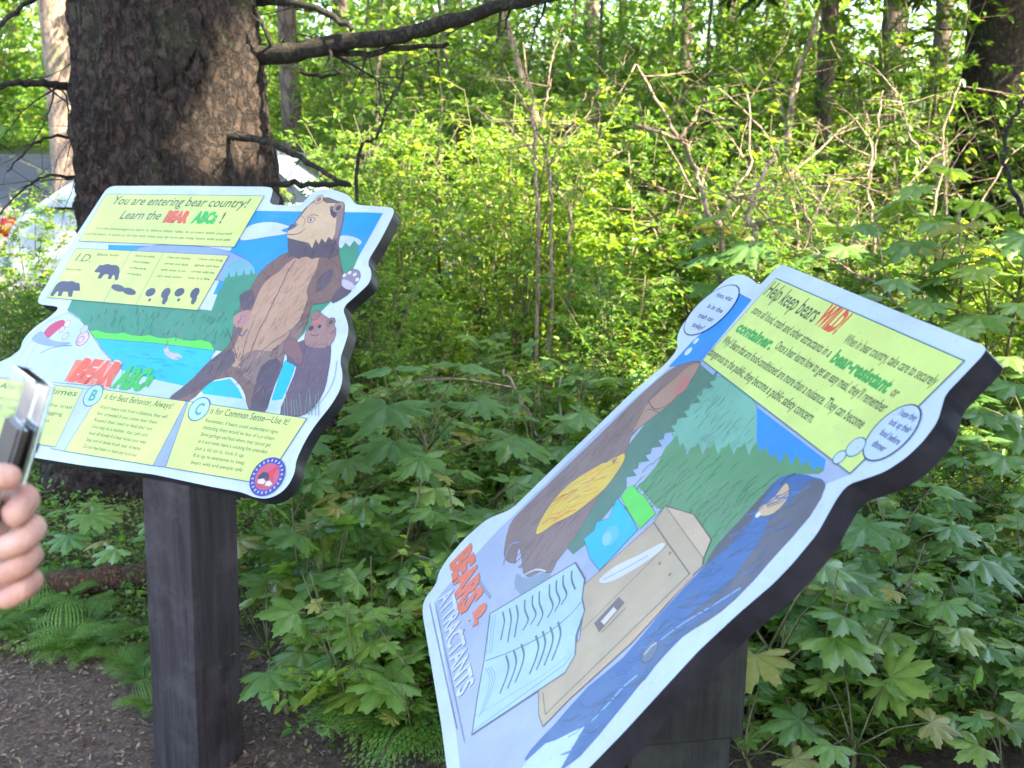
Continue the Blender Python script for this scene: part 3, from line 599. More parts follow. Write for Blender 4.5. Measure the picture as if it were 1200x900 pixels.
    s.text('dangerous to the public, they become a public safety concern.', (830,416), (951,497), .0145, INKC, .016)
    s.part('speech_bubble#0')
    s.ell((834,364), (864,336), (847,374), (214, 226, 248), LN, .0018)
    BT = (90, 96, 120)
    s.text('Hmm, what', (839,348), (857,354), .009, BT, .03); s.text('is in the', (829,361), (846,368), .009, BT, .03); s.text('trash can', (818,372), (835,378), .009, BT, .03); s.text('today?', (811,383), (824,388), .009, BT, .03)
    s.part('speech_bubble#1'); s.ell((1046,508), (1077,478), (1060,522), (206, 224, 246), LN, .0018)
    s.ring((1004,525), .013, (206, 224, 246), TEAL); s.ring((985,537), .009, (206, 224, 246), TEAL)
    s.text('I hope they', (1053,487), (1073,495), .0085, BT, .03); s.text('lock up their', (1042,498), (1066,509), .0085, BT, .03); s.text('food before', (1031,510), (1053,523), .0085, BT, .03); s.text('dinner', (1022,523), (1036,531), .0085, BT, .03)
    s.flush({'text_lettering': 'text_panel'})
    rot = math.atan2(s.U.y, s.U.x)
    V, Fc = post_under(s, pc.x, pc.y, .070, rot); 
    zc = at(860, 842, 1.40).z
    b = MB().add(V, Fc); o = b.build('post', M_post2, r); o.modifiers.new('b', 'BEVEL').width = .004
    V, Fc = post_under(s, pc.x, pc.y, .082, rot, top_gap=.006)
    for i in range(4): V[i].z = zc
    o = MB().add(V, Fc).build('post_cap', M_post2, r); o.modifiers.new('b', 'BEVEL').width = .004
    return s
SL = bear_sign(); SR = wild_sign()
# ------------------------------------------------------------------ ground
def smooth(a, b, x):
    t = max(0., min(1., (x - a) / (b - a))); return t * t * (3 - 2 * t)
def gz(x, y):
    z = .05 * noise.noise(Vector((x * .5, y * .5, 0))) + .02 * noise.noise(Vector((x * 2, y * 2, 3)))
    left = smooth(-1.2, -2.6, x)
    z += .13 * smooth(3.0, 4.4, y) * smooth(0, -1.2, x)
    z += left * (-.22 * smooth(5, 8.5, y)) + (1 - left) * .20 * smooth(6, 12, y)
    z += .17 * max(0, min(y, 34) - 9.5) * smooth(9.5, 14, y) * (.75 + .25 * left)
    return z
def groundmat():
    m, nt, b = newmat('forest_floor'); tc = nd(nt, 'ShaderNodeTexCoord')
    a = nd(nt, 'ShaderNodeTexNoise', Scale=3.0, Detail=8.0, Roughness=.7); f = nd(nt, 'ShaderNodeTexNoise', Scale=60.0, Detail=8.0, Roughness=.8)
    for n in (a, f): nt.links.new(tc.outputs['Object'], n.inputs[0])
    c1 = ramp(nt, f.outputs[0], [(.35, (.075, .048, .030)), (.52, (.19, .125, .085)), (.66, (.38, .275, .19))])
    c2 = ramp(nt, f.outputs[0], [(.35, (.03, .045, .012)), (.65, (.09, .12, .03))])
    sp = nd(nt, 'ShaderNodeSeparateXYZ'); nt.links.new(tc.outputs['Object'], sp.inputs[0])
    ad = nd(nt, 'ShaderNodeMath', operation='MULTIPLY_ADD'); ad.inputs[1].default_value = 1.6; nt.links.new(a.outputs[0], ad.inputs[0]); nt.links.new(sp.outputs['Y'], ad.inputs[2])
    mr = nd(nt, 'ShaderNodeMapRange'); mr.inputs[1].default_value = 3.65; mr.inputs[2].default_value = 4.0; nt.links.new(ad.outputs[0], mr.inputs[0])
    mx = nd(nt, 'ShaderNodeMix', data_type='RGBA'); nt.links.new(mr.outputs[0], mx.inputs[0]); nt.links.new(c1, mx.inputs[6]); nt.links.new(c2, mx.inputs[7])
    nt.links.new(mx.outputs[2], b.inputs['Base Color']); b.inputs['Roughness'].default_value = .95
    bump(nt, b, f.outputs[0], 1.0, .02); return m
def gridcoords(a, b, fine, coarse, lo, hi):
    out = [a]
    while out[-1] < b: out.append(out[-1] + (fine if lo <= out[-1] <= hi else coarse * (1 + .05 * min(abs(out[-1] - lo), abs(out[-1] - hi)))))
    return out
xs = gridcoords(-150, 150, .12, 1.0, -4, 5); ys = gridcoords(-30, 240, .12, 1.0, 0, 8)
V = [(x, y, gz(x, y)) for y in ys for x in xs]; nx = len(xs)
Fc = [(j * nx + i, j * nx + i + 1, (j + 1) * nx + i + 1, (j + 1) * nx + i) for j in range(len(ys) - 1) for i in range(nx - 1)]
tag(link('ground', mesh('ground', V, Fc, True), groundmat()), kind='structure')
# road at the left, running past behind the spruce
def roadmat():
    m, nt, b = newmat('worn_asphalt'); tc = nd(nt, 'ShaderNodeTexCoord')
    f = nd(nt, 'ShaderNodeTexNoise', Scale=90.0, Detail=6.0, Roughness=.8); a = nd(nt, 'ShaderNodeTexNoise', Scale=.8, Detail=6.0)
    for n in (a, f): nt.links.new(tc.outputs['Object'], n.inputs[0])
    mx = nd(nt, 'ShaderNodeMix', data_type='RGBA', blend_type='MULTIPLY'); mx.inputs[0].default_value = .6
    nt.links.new(ramp(nt, f.outputs[0], [(.3, (.06, .06, .065)), (.7, (.17, .165, .175))]), mx.inputs[6]); nt.links.new(ramp(nt, a.outputs[0], [(.3, (.6, .6, .6)), (.7, (1.2, 1.2, 1.2))]), mx.inputs[7])
    nt.links.new(mx.outputs[2], b.inputs['Base Color']); b.inputs['Roughness'].default_value = .85; bump(nt, b, f.outputs[0], .5, .005); return m
V = []; Fc = []; ya = [6.4 + .35 * i for i in range(33)]; xa = [-30 + .6 * i for i in range(48)]
for y in ya:
    for x in xa: V.append((x, y + .12 * (x + 2), gz(x, y + .12 * (x + 2)) + .03))
Fc = [(j * 48 + i, j * 48 + i + 1, (j + 1) * 48 + i + 1, (j + 1) * 48 + i) for j in range(32) for i in range(47)]
tag(link('road', mesh('road', V, Fc, True), roadmat()), kind='structure')

# ------------------------------------------------------------------ leaves in bulk
def leaf_arrays(P, D, N, S, wid=.42, fold=.16, droop=.15):
    """six-point folded leaves; P base, D direction, N up, S length; -> verts, quads"""
    D = D / np.linalg.norm(D, axis=1, keepdims=True); Sd = np.cross(D, N); Sd /= np.linalg.norm(Sd, axis=1, keepdims=True) + 1e-9
    N = np.cross(Sd, D); S = S[:, None]
    b = P; t = P + D * S - N * S * droop
    w = wid * S * .5
    l1 = P + D * S * .28 + Sd * w * .85 + N * S * fold * .8; l2 = P + D * S * .62 + Sd * w * .8 + N * S * (fold * .6 - droop * .4)
    r1 = P + D * S * .28 - Sd * w * .85 + N * S * fold * .8; r2 = P + D * S * .62 - Sd * w * .8 + N * S * (fold * .6 - droop * .4)
    V = np.stack([b, l1, l2, t, r2, r1], 1).reshape(-1, 3); n = len(P); o = (np.arange(n) * 6)[:, None]
    Q = np.concatenate([o + np.array([[0, 1, 2, 3]]), o + np.array([[0, 3, 4, 5]])], 1).reshape(-1, 4)
    return V, Q
def rndunit(n, zb=0):
    v = rng.normal(size=(n, 3)); v[:, 2] += zb; return v / np.linalg.norm(v, axis=1, keepdims=True)
def unit(v): return v / (np.linalg.norm(v, axis=1, keepdims=True) + 1e-9)

def make_shrub_meshes(h, spread, nst, leaf, per=5, dens=1.0, wid=.5):
    """arching stems with side twigs; every twig carries leaves"""
    st = MB(); P = []; D = []
    for k in range(nst):
        a = random.uniform(0, 6.28); L = h * random.uniform(.7, 1.1); out = spread * random.uniform(.3, 1)
        p0 = Vector((random.uniform(-.08, .08), random.uniform(-.08, .08), -.05)); pts = [p0]
        for i in range(1, 7):
            t = i / 6
            pts.append(p0 + Vector((math.cos(a) * out * t ** 1.5 + random.uniform(-.03, .03), math.sin(a) * out * t ** 1.5 + random.uniform(-.03, .03), L * (t - .12 * t * t * (out / spread)))))
        st.tube(pts, [.009 * (1 - .75 * i / 6) * (h / 1.6) ** .5 for i in range(7)], 5)
        for i in range(2, 7):
            for _ in range(random.randint(2, 4)):
                q = pts[i - 1].lerp(pts[i], random.random()); b = random.uniform(0, 6.28); tl = random.uniform(.15, .42) * spread / .6
                d = Vector((math.cos(b), math.sin(b), random.uniform(-.1, .9))).normalized(); e = q + d * tl - Vector((0, 0, tl * .15))
                mid = q.lerp(e, .5) + Vector((0, 0, .02)); st.tube([q, mid, e], [.003, .0022, .001], 3)
                nl = int(random.randint(6, 11) * dens)
                for j in range(nl):
                    t = random.uniform(.15, 1); c = q.lerp(e, t)
                    for m_ in range(3 if random.random() < .6 else 1):
                        P.append(c + Vector((random.gauss(0, .012), random.gauss(0, .012), random.gauss(0, .012)))); 
                        dd = Vector((random.gauss(0, 1), random.gauss(0, 1), random.gauss(.0, .45))) + d * .6; D.append(dd)
    P = np.array([tuple(p) for p in P]); D = np.array([tuple(d) for d in D])
    N = rndunit(len(P)) * .55 + np.array([0, 0, 1.]); S = leaf * rng.uniform(.55, 1.3, len(P))
    V, Q = leaf_arrays(P, D, N, S, wid); rn = np.repeat(rng.random(len(P)), 2)
    return mesh('stems', st.v, st.f, True), npmesh('foliage', V, Q, rn)

def palmate(lobes=7, nb=9, spanw=2.6, ser=.05, droop=.28, fold=.05):
    """one lobed leaf, unit radius, petiole end at the origin"""
    pts = [(0, 0, 0)]; F_ = []; ang = []; rr = []; n = lobes * nb
    for i in range(n + 1):
        u = i / nb; th = (u / lobes - .5) * 2 * spanw; ph = (u % 1) if i < n else 1
        k = abs(2 * ((u % 1)) - 1) if i < n else 1; lobe = 1 - k
        big = 1 - .32 * abs(th / spanw) ** 1.4
        r = big * (.56 + .44 * lobe ** .8) * (1 + ser * (1 if i % 2 else -1)); ang.append(th); rr.append(r)
    for fr in (.45, 1.0):
        for i in range(n + 1):
            k = abs(2 * ((i / nb) % 1) - 1) if i < n else 1; r = rr[i] * fr
            if fr < 1: r = fr * (.6 * rr[i] + .32)
            z = -droop * r * r + fold * (.5 - k) * (1.6 if fr < 1 else 1.0)
            pts.append((math.cos(ang[i]) * r, math.sin(ang[i]) * r, z))
    a = 1; b = 1 + n + 1; quads = []
    for i in range(n): quads.append((a + i, b + i, b + i + 1, a + i + 1)); quads.append((0, a + i, a + i + 1, a + i + 1))
    return np.array(pts), quads
def frames(P, D, N, S, T, quads, rndv=None):
    """place template T at many frames"""
    D = unit(D); Sd = unit(np.cross(N, D)); N = np.cross(D, Sd)
    V = P[:, None, :] + S[:, None, None] * (T[None, :, 0:1] * D[:, None, :] + T[None, :, 1:2] * Sd[:, None, :] + T[None, :, 2:3] * N[:, None, :])
    return V
def leafmesh(name, groups):
    """groups of (V (n,k,3), faces) -> mesh with rnd"""
    v = []; f = []; rn = []; o = 0
    for V, quads in groups:
        n, k, _ = V.shape; v.append(V.reshape(-1, 3)); tr = [tuple(q[:3]) if q[2] == q[3] else q for q in quads]
        for i in range(n):
            r_ = random.random()
            for q in tr: f.append(tuple(j + o + i * k for j in q)); rn.append(r_)
        o += n * k
    me = bpy.data.meshes.new(name); me.from_pydata(np.concatenate(v).tolist(), [], f)
    a = me.attributes.new('rnd', 'FLOAT', 'FACE'); a.data.foreach_set('value', np.array(rn, dtype=np.float32))
    me.polygons.foreach_set('use_smooth', [True] * len(f)); me.update(); return me
PAL = [palmate(7, 8, 2.5, .06, .30), palmate(5, 10, 2.3, .05, .35, .07), palmate(7, 8, 2.65, .07, .18, .06), palmate(5, 8, 2.2, .07, .22, .08)]

def make_umbrella_plant(h, nl, leaf, pet):
    """woody stem, long petioles, big lobed leaves held flat"""
    st = MB(); pts = [Vector((0, 0, -.05))]; dx, dy = random.uniform(-.1, .1), random.uniform(-.1, .1)
    for i in range(1, 5): pts.append(Vector((dx * (i / 4) ** 2 + random.uniform(-.01, .01), dy * (i / 4) ** 2, h * .62 * i / 4)))
    st.tube(pts, [.009, .008, .007, .006, .005], 6)
    P = []; D = []; N = []; S = []
    for i in range(nl):
        a = i * 2.4 + random.uniform(-.3, .3); el = random.uniform(.5, 1.15) - .35 * (i / nl); q = pts[-1].lerp(pts[-2], i / nl)
        L = pet * random.uniform(.75, 1.2); d = Vector((math.cos(a) * math.cos(el), math.sin(a) * math.cos(el), math.sin(el)))
        e = q + d * L; mid = q + d * L * .5 + Vector((0, 0, .02)); st.tube([q, mid, e], [.0035, .0025, .0018], 4)
        out = Vector((math.cos(a), math.sin(a), -.08 - random.random() * .3)); P.append(tuple(e)); D.append(tuple(out))
        N.append((random.uniform(-.25, .25) + out.x * .15, random.uniform(-.25, .25) + out.y * .15, 1)); S.append(leaf * random.uniform(.65, 1.15))
    P, D, N, S = map(np.array, (P, D, N, S)); g = []
    pick = rng.integers(0, len(PAL), len(P))
    for k in range(len(PAL)):
        m_ = pick == k
        if m_.any(): g.append((frames(P[m_], D[m_], N[m_], S[m_], PAL[k][0], 0), PAL[k][1]))
    return mesh('stems', st.v, st.f, True), leafmesh('foliage', g)
def make_low_plant(nst, h, spread, leaf):
    st = MB(); P = []; D = []; N = []; S = []
    for k in range(nst):
        a = random.uniform(0, 6.28); r = spread * random.uniform(.1, 1); hh = h * random.uniform(.45, 1.1)
        p0 = Vector((math.cos(a) * r * .4, math.sin(a) * r * .4, -.02)); e = Vector((math.cos(a) * r, math.sin(a) * r, hh)); mid = p0.lerp(e, .55) + Vector((0, 0, hh * .12))
        st.tube([p0, mid, e], [.003, .0025, .0015], 4)
        for j in range(random.randint(3, 5)):
            t = random.uniform(.45, 1); q = (mid.lerp(e, (t - .5) * 2) if t > .5 else p0.lerp(mid, t * 2)); b = random.uniform(0, 6.28)
            o_ = Vector((math.cos(b), math.sin(b), random.uniform(-.2, .35))); q2 = q + o_ * leaf * .7; st.tube([q, q2], [.0012, .0009], 3)
            P.append(tuple(q2)); D.append(tuple(o_)); N.append((random.gauss(0, .42), random.gauss(0, .42), 1)); S.append(leaf * random.uniform(.35, 1.25))
    P, D, N, S = map(np.array, (P, D, N, S)); g = []; pick = rng.integers(0, len(PAL), len(P))
    for k in range(len(PAL)):
        m_ = pick == k
        if m_.any(): g.append((frames(P[m_], D[m_], N[m_], S[m_], PAL[k][0], 0), PAL[k][1]))
    return mesh('stems', st.v, st.f, True), leafmesh('foliage', g)
def make_fern(nf, L):
    st = MB(); P = []; D = []; N = []; S = []
    for k in range(nf):
        a = k * 6.28 / nf + random.uniform(-.3, .3); l = L * random.uniform(.7, 1.1); e0 = random.uniform(.95, 1.35); pts = []
        p = Vector((0, 0, 0)); el = e0; az = a
        for i in range(13): pts.append(p.copy()); p = p + Vector((math.cos(az) * math.cos(el), math.sin(az) * math.cos(el), math.sin(el))) * l / 12; el -= .13 + random.uniform(0, .03); az += random.uniform(-.04, .04)
        st.tube(pts, [.003 * (1 - .8 * i / 12) for i in range(13)], 4)
        for i in range(15):
            t = .14 + .85 * i / 15; f_ = t * 12; j = min(11, int(f_)); q = pts[j].lerp(pts[j + 1], f_ - j); tn = (pts[j + 1] - pts[j]).normalized()
            side = tn.cross(Vector((0, 0, 1))).normalized(); pl = l * .27 * math.sin(math.pi * min(1, (t * 1.02) ** .7)) ** .8 + .01; nn = side.cross(tn).normalized()
            for sg in (1, -1):
                d = (side * sg + tn * .35 - nn * (-.05)).normalized()
                m_ = 5
                for u in range(m_):
                    c = q + d * pl * (u + .5) / m_ - Vector((0, 0, pl * .15 * (u / m_) ** 2)); s_ = pl * .27 * (1 - .75 * u / m_)
                    for s2 in (1, -1):
                        P.append(tuple(c)); D.append(tuple(tn * s2 + d * .45)); N.append(tuple(nn)); S.append(s_ + .002)
    P, D, N, S = map(np.array, (P, D, N, S)); N = N * np.where(N[:, 2:3] < 0, -1, 1)
    V, Q = leaf_arrays(P, D, N, S, .46, .10, .2)
    return mesh('stems', st.v, st.f, True), npmesh('foliage', V, Q, np.repeat(rng.random(len(P)), 2))

def thing2(name, meshes, mats, label, cat, group, loc, rz, sc, names=('stems', 'foliage')):
    o = empty(name, loc, rz); o.scale = (sc, sc, sc * random.uniform(.9, 1.1)); tag(o, label, cat, group)
    for me, m, nm in zip(meshes, mats, names):
        if not me.materials: me.materials.append(m)
        c = bpy.data.objects.new(nm, me); COL.objects.link(c); c.parent = o
    return o
def inview(x, y, z, pad=60):
    v = Vector((x, y, z)) - CAM; d = v.dot(FW)
    if d < .3: return False
    px = 600 + v.x / d * F; py = 450 - v.dot(UP) / d * F
    return -pad < px < 1200 + pad and -pad < py < 900 + pad * 3

# proxies of things that must not be grown through
def clear_of(x, y, r=.0):
    if math.hypot(x + 1.42, y - 4.45) < .62 + r: return False
    if -5.1 < x < -.35 and 8.4 - r < y < 10.8 + r: return False
    if x < -1.9 and 5.9 < y < 17: return False
    if math.hypot(x + .73, y - 2.3) < .32 + r or math.hypot(x - .22, y - 1.6) < .45 + r: return False
    return True

shrubs = [make_shrub_meshes(h, sp, n, lf, dens=d) for h, sp, n, lf, d in ((1.7, .75, 12, .060, 1.0), (2.1, .8, 13, .052, 1.1), (1.4, .7, 11, .070, .9), (2.4, .9, 14, .060, 1.0), (1.9, .75, 12, .045, 1.2))]
umb = [make_umbrella_plant(.55, 8, .13, .22), make_umbrella_plant(.75, 9, .14, .26), make_umbrella_plant(1.0, 10, .15, .28), make_umbrella_plant(.4, 7, .11, .18)]
lows = [make_low_plant(14, .36, .26, .075), make_low_plant(17, .30, .28, .060), make_low_plant(12, .45, .25, .090), make_low_plant(20, .22, .28, .048)]
ferns = [make_fern(9, .50), make_fern(8, .42), make_fern(10, .6)]

placed = []
def scatter(n, x0, x1, y0, y1, mind, cond=lambda x, y: True, tries=40, reg=placed):
    out = []
    for _ in range(n):
        for t in range(tries):
            x = random.uniform(x0, x1); y = random.uniform(y0, y1)
            if cond(x, y) and clear_of(x, y) and all((x - a) ** 2 + (y - b) ** 2 > mind ** 2 for a, b in out): out.append((x, y)); break
    return out
LS = (M_stem, M_leaf_shrub); LB = (M_stem, M_leaf_broad); LL = (M_stem, M_leaf_low); LF = (M_stem, M_fern)
vis = lambda x, y: inview(x, y, gz(x, y) + .4)
# low lobed plants between the signs and on the right
right_side = lambda x, y: vis(x, y) and (x > -.62 or y > 4.6) and x > -1.0 + .02 * y and y > 2.25
for x, y in scatter(175, -.75, 3.2, 2.3, 5.4, .17, right_side):
    k = random.randrange(4); mid = x < .75
    thing2('low_plant', lows[k], LL, 'low maple-leaved plant in the green carpet ' + ('between the two posts' if mid else 'right of the near sign'), 'plant', 'low lobed plants ' + ('between the posts' if mid else 'at the right'), (x, y, gz(x, y)), random.uniform(0, 6.3), random.uniform(.8, 1.25))

lowkind = [make_shrub_meshes(h, sp, n, lf, dens=d, wid=w_) for h, sp, n, lf, d, w_ in ((.42, .30, 12, .030, .8, .55), (.36, .28, 12, .040, .7, .42), (.5, .30, 10, .024, 1.0, .6))]
for x, y in scatter(90, -.75, 3.2, 2.35, 5.2, .2, right_side):
    mid = x < .75
    thing2('leafy_seedling', random.choice(lowkind), LS, 'knee-high seedling with many small pointed leaves, ' + ('between the two posts' if mid else 'right of the near sign'), 'plant', 'small-leaved seedlings ' + ('between the posts' if mid else 'at the right'), (x, y, gz(x, y)), random.uniform(0, 6.3), random.uniform(.7, 1.15))
def umb_at(px, py, d, leafk, label, group=None, base=None):
    q = at(px, py, d); g0 = gz(q.x, q.y); h = max(.22, q.z - g0)
    k = leafk; hh = (.55, .75, 1.0, .4)[k]
    o = thing2('umbrella_plant', umb[k], LB, label, 'plant', group, (q.x, q.y, g0), random.uniform(0, 6.3), 1)
    s = h / (hh * .62 + (.22, .26, .28, .18)[k] * .75); o.scale = (max(.75, min(1.25, s)),) * 2 + (s,)
    return o
umb_at(515, 425, 3.5, 1, 'tall umbrella-like plant with big lobed leaves standing clear above the green carpet')
umb_at(108, 585, 3.5, 0, 'big-leaved plant at the foot of the big spruce, left of the bear sign post')
umb_at(165, 625, 3.2, 3, 'small big-leaved plant just left of the bear sign post')
G1 = 'big-leaved plants between the signs'
for p in ((425, 500, 3.3, 0), (575, 540, 3.3, 0), (470, 560, 3.0, 3), (350, 590, 3.1, 3), (395, 640, 2.9, 3), (560, 620, 2.9, 3), (450, 700, 2.7, 3), (640, 470, 4.0, 0), (330, 700, 2.7, 3)):
    umb_at(*p, 'big-leaved umbrella plant in the undergrowth between the two sign posts', G1)
G2_ = 'big-leaved plants at the right'
for p in ((1070, 565, 2.9, 1), (1000, 640, 2.7, 0), (1140, 620, 3.0, 0), (950, 700, 2.4, 3), (1080, 720, 2.5, 3), (1170, 740, 2.5, 0), (1010, 800, 2.3, 3), (1150, 850, 2.2, 3), (900, 830, 2.3, 3), (1190, 530, 3.4, 1), (1110, 470, 3.9, 1), (1045, 440, 4.4, 1), (1180, 430, 4.0, 1)):
    umb_at(*p, 'big-leaved umbrella plant growing right of the sign nearest the camera', G2_)
G3_ = 'tall big-leaved plants behind the near sign'
for p in ((1010, 262, 4.6, 2), (1110, 190, 4.8, 2), (890, 245, 5.2, 2), (1175, 290, 4.4, 2), (960, 300, 5.0, 2), (830, 300, 5.4, 2), (1150, 360, 4.2, 2), (1060, 340, 4.6, 2), (1195, 225, 4.6, 2)):
    umb_at(*p, 'tall plant with wide flat lobed leaves, behind the top edge of the near sign', G3_)
# ferns
for px, py, d in ((330, 850, 2.75), (395, 880, 2.6), (360, 800, 2.9), (300, 810, 3.0), (430, 840, 2.7), (455, 760, 3.0)):
    q = at(px, py, d); q.x = max(q.x, -.74 + math.sqrt(max(0, .50 ** 2 - (q.y - 2.3) ** 2))); thing2('fern', random.choice(ferns), LF, 'lacy green fern low beside the bear sign post, on its right', 'fern', 'ferns right of the bear sign post', (q.x, q.y, gz(q.x, q.y)), random.uniform(0, 6), random.uniform(.6, .85))
for x, y in [tuple(gp(a, b)[:2]) for a, b in [(random.uniform(-20, 172), random.uniform(690, 765)) for _ in range(16)] + [(168, 790), (176, 820), (160, 775)]]:
    thing2('fern', random.choice(ferns), LF, 'small fern on the mossy edge of the bare path, left of the bear sign post', 'fern', 'ferns along the path edge', (x, y, gz(x, y)), random.uniform(0, 6), random.uniform(.2, .34))
# understory bushes
near = scatter(42, -.9, 5.2, 4.7, 8.2, .62, lambda x, y: inview(x, y, 1.2, 120) and x > -.75 + .0 * y)
for x, y in near:
    r_ = x > 1.9; z = gz(x, y)
    sc = random.uniform(.55, .8) if y < 6 else random.uniform(.7, 1.0)
    if .30 * y < x < .48 * y: sc *= .62
    thing2('leafy_bush', random.choice(shrubs), LS, 'leafy green bush in the thicket ' + ('beyond the near sign' if r_ else 'seen between the two signs'), 'bush', 'bushes in the thicket ' + ('at the right' if r_ else 'in the middle'), (x, y, z), random.uniform(0, 6.3), sc)
far = scatter(52, -2.1, 8.5, 8.2, 15, .95, lambda x, y: inview(x, y, 1.8, 120) and (x > -.2 - .15 * (y - 8) or y > 11.5) and x > -.21 * y + .6 and not (.31 * y < x < .47 * y and y > 8.4))
for x, y in far:
    r_ = x > .22 * y
    thing2('tall_bush', random.choice(shrubs), LS, 'tall bush at the back of the wood ' + ('behind the near sign' if r_ else 'right of the big spruce'), 'bush', 'tall bushes at the back ' + ('on the right' if r_ else 'in the middle'), (x, y, gz(x, y)), random.uniform(0, 6.3), random.uniform(1.0, 1.5))
for px, py, d, sc in ((10, 240, 6.0, .66), (80, 250, 6.0, .6), (30, 330, 5.0, .42), (58, 360, 4.8, .38), (-5, 350, 5.0, .42), (20, 400, 4.6, .36), (60, 420, 4.5, .33)):
    q = at(px, py, d); thing2('leafy_bush', random.choice(shrubs), LS, 'thin dark bush left of the spruce trunk, in front of the white car', 'bush', 'bushes left of the spruce', (q.x, q.y, gz(q.x, q.y)), random.uniform(0, 6), sc * 1.0)
for x, y, sc in ((-5.2, 12.6, 1.1), (-6.6, 13.5, 1.3), (-4.6, 18.5, 1.6), (-7.4, 19, 2.0), (-10, 20, 2.2), (-3.4, 17, 1.7), (-5.9, 21, 2.1), (-8.6, 17.4, 1.6), (-2.6, 13, 1.1)):
    thing2('tall_bush', random.choice(shrubs), LS, 'bush on the bank beyond the road, top left behind the spruce', 'bush', 'bushes beyond the road', (x, y + 5 if sc < 1.35 and x < -3 else y, gz(x, y)), random.uniform(0, 6), sc)

for px, py, d, sc in ((415, 250, 6.4, .7), (450, 230, 7.0, .85)):
    q = at(px, py, d); thing2('leafy_bush', random.choice(shrubs), LS, 'bush right in front of the parked white car', 'bush', 'bushes in front of the car', (q.x, q.y, gz(q.x, q.y)), random.uniform(0, 6), sc)
# ------------------------------------------------------------------ trees
def branchy(mb, p, d, L, r, depth, sag=.1, seg=6):
    pts = [Vector(p)]; dd = Vector(d).normalized()
    for i in range(seg): dd = (dd + Vector((random.gauss(0, .13), random.gauss(0, .13), random.gauss(0, .10) - sag * .1))).normalized(); pts.append(pts[-1] + dd * L / seg)
    mb.tube(pts, [r * (1 - .8 * i / seg) for i in range(seg + 1)], 6 if r > .01 else 4)
    if depth:
        for i in range(2, seg + 1):
            for _ in range(2):
                a = Vector((random.gauss(0, 1), random.gauss(0, 1), random.gauss(0, .5))).normalized()
                branchy(mb, pts[i], (pts[i] - pts[i - 1]).normalized() * .8 + a, L * random.uniform(.25, .5), r * .35, depth - 1, sag, 4)
def big_spruce():
    cx, cy = -1.42, 4.45; r = empty('spruce_tree', (cx, cy, 0)); tag(r, 'huge old spruce trunk with dark scaly bark behind the bear sign', 'tree')
    nz, na = 300, 260; V = []
    for j in range(nz + 1):
        z = -.2 + 4.8 * j / nz
        for i in range(na):
            a = 2 * math.pi * i / na; dx, dy = math.cos(a), math.sin(a)
            rad = .372 + .30 * math.exp(-max(0, z) / .55) * (1 + .35 * math.sin(a * 5 + 1)) - .012 * z + .025 * noise.noise(Vector((dx * 1.5, dy * 1.5, z * .6)))
            q = Vector((dx * rad * 15, dy * rad * 15, z * 7.5)); q += noise.noise_vector(q * .5) * 1.1
            dd, _ = noise.voronoi(q); e = min(1, (dd[1] - dd[0]) * 3.2)
            dd2, _ = noise.voronoi(q * 2.3)
            rad += .026 * e * (.6 + noise.noise(q * .22)) + .018 * noise.noise(Vector((dx * 7, dy * 7, z * 1.3))) + .009 * min(1, (dd2[1] - dd2[0]) * 3) + .006 * noise.noise(q * 5)
            V.append((dx * rad, dy * rad, z))
    Fc = [(j * na + i, j * na + (i + 1) % na, (j + 1) * na + (i + 1) % na, (j + 1) * na + i) for j in range(nz) for i in range(na)]
    t = link('trunk', mesh('trunk', V, Fc, True), M_bark, r)
    up = MB().tube([(0, 0, 4.5), (.05, 0, 9), (0, 0, 18)], [.39, .27, .06], 24); up.build('upper_trunk', M_bark, r, True, False)
    L = lambda q: Vector(q) - Vector((cx, cy, 0))
    def br(pts, rad, name='branch', tw=0, twl=.3):
        p = spline([L(at(*q)) for q in pts], 5); n = len(p); mb = MB(); rr = [rad[0] + (rad[1] - rad[0]) * i / (n - 1) for i in range(n)]
        rr = [x * (1 + random.uniform(-.12, .12)) for x in rr]; mb.tube([q + Vector((random.gauss(0, .004), random.gauss(0, .004), random.gauss(0, .004))) for q in p], rr, 9, 0, .08)
        for _ in range(tw):
            i = random.randint(2, n - 2); d = Vector((random.gauss(0, .6), random.gauss(0, .6), random.uniform(-1, .5))); branchy(mb, p[i], d, twl * random.uniform(.4, 1), rr[i] * .3, 1, .4, 4)
        mb.build(name, M_mossbark, r, True, False); return p
    P1 = br([(285, 66, 4.3), (335, 62, 4.15), (400, 50, 4.0), (470, 40, 3.9), (540, 22, 3.8), (600, 4, 3.7), (660, -8, 3.6)], (.042, .018), tw=9)
    br([(370, 58, 4.1), (420, 62, 4.0), (480, 56, 3.95), (526, 51, 3.9)], (.016, .007), tw=5)
    br([(300, 2, 4.3), (345, 3, 4.15), (375, 12, 4.05), (400, 26, 3.95), (412, 33, 3.9)], (.020, .008), tw=3)
    br([(352, 84, 4.3), (378, 90, 4.2), (398, 86, 4.1)], (.010, .004), tw=2)
    br([(262, 158, 4.1), (300, 165, 4.0), (345, 180, 3.9), (382, 205, 3.85), (412, 217, 3.8)], (.016, .007), tw=3)
    br([(310, 217, 4.2), (345, 216, 4.1), (385, 217, 4.0), (411, 217, 3.95)], (.013, .009), tw=1)
    br([(100, 112, 4.3), (70, 101, 4.15), (35, 97, 4.0), (0, 100, 3.9), (-50, 110, 3.7)], (.018, .010), tw=8, twl=.5)
    br([(112, -20, 4.3), (60, -10, 4.1), (10, 20, 3.9), (-30, 60, 3.8)], (.014, .006), tw=6, twl=.5)
    br([(110, 215, 4.3), (70, 205, 4.1), (30, 220, 4.0), (0, 250, 3.9)], (.008, .003), tw=9, twl=.45)
    br([(95, 165, 4.3), (60, 160, 4.1), (30, 175, 3.9), (8, 200, 3.8)], (.007, .003), tw=9, twl=.45)
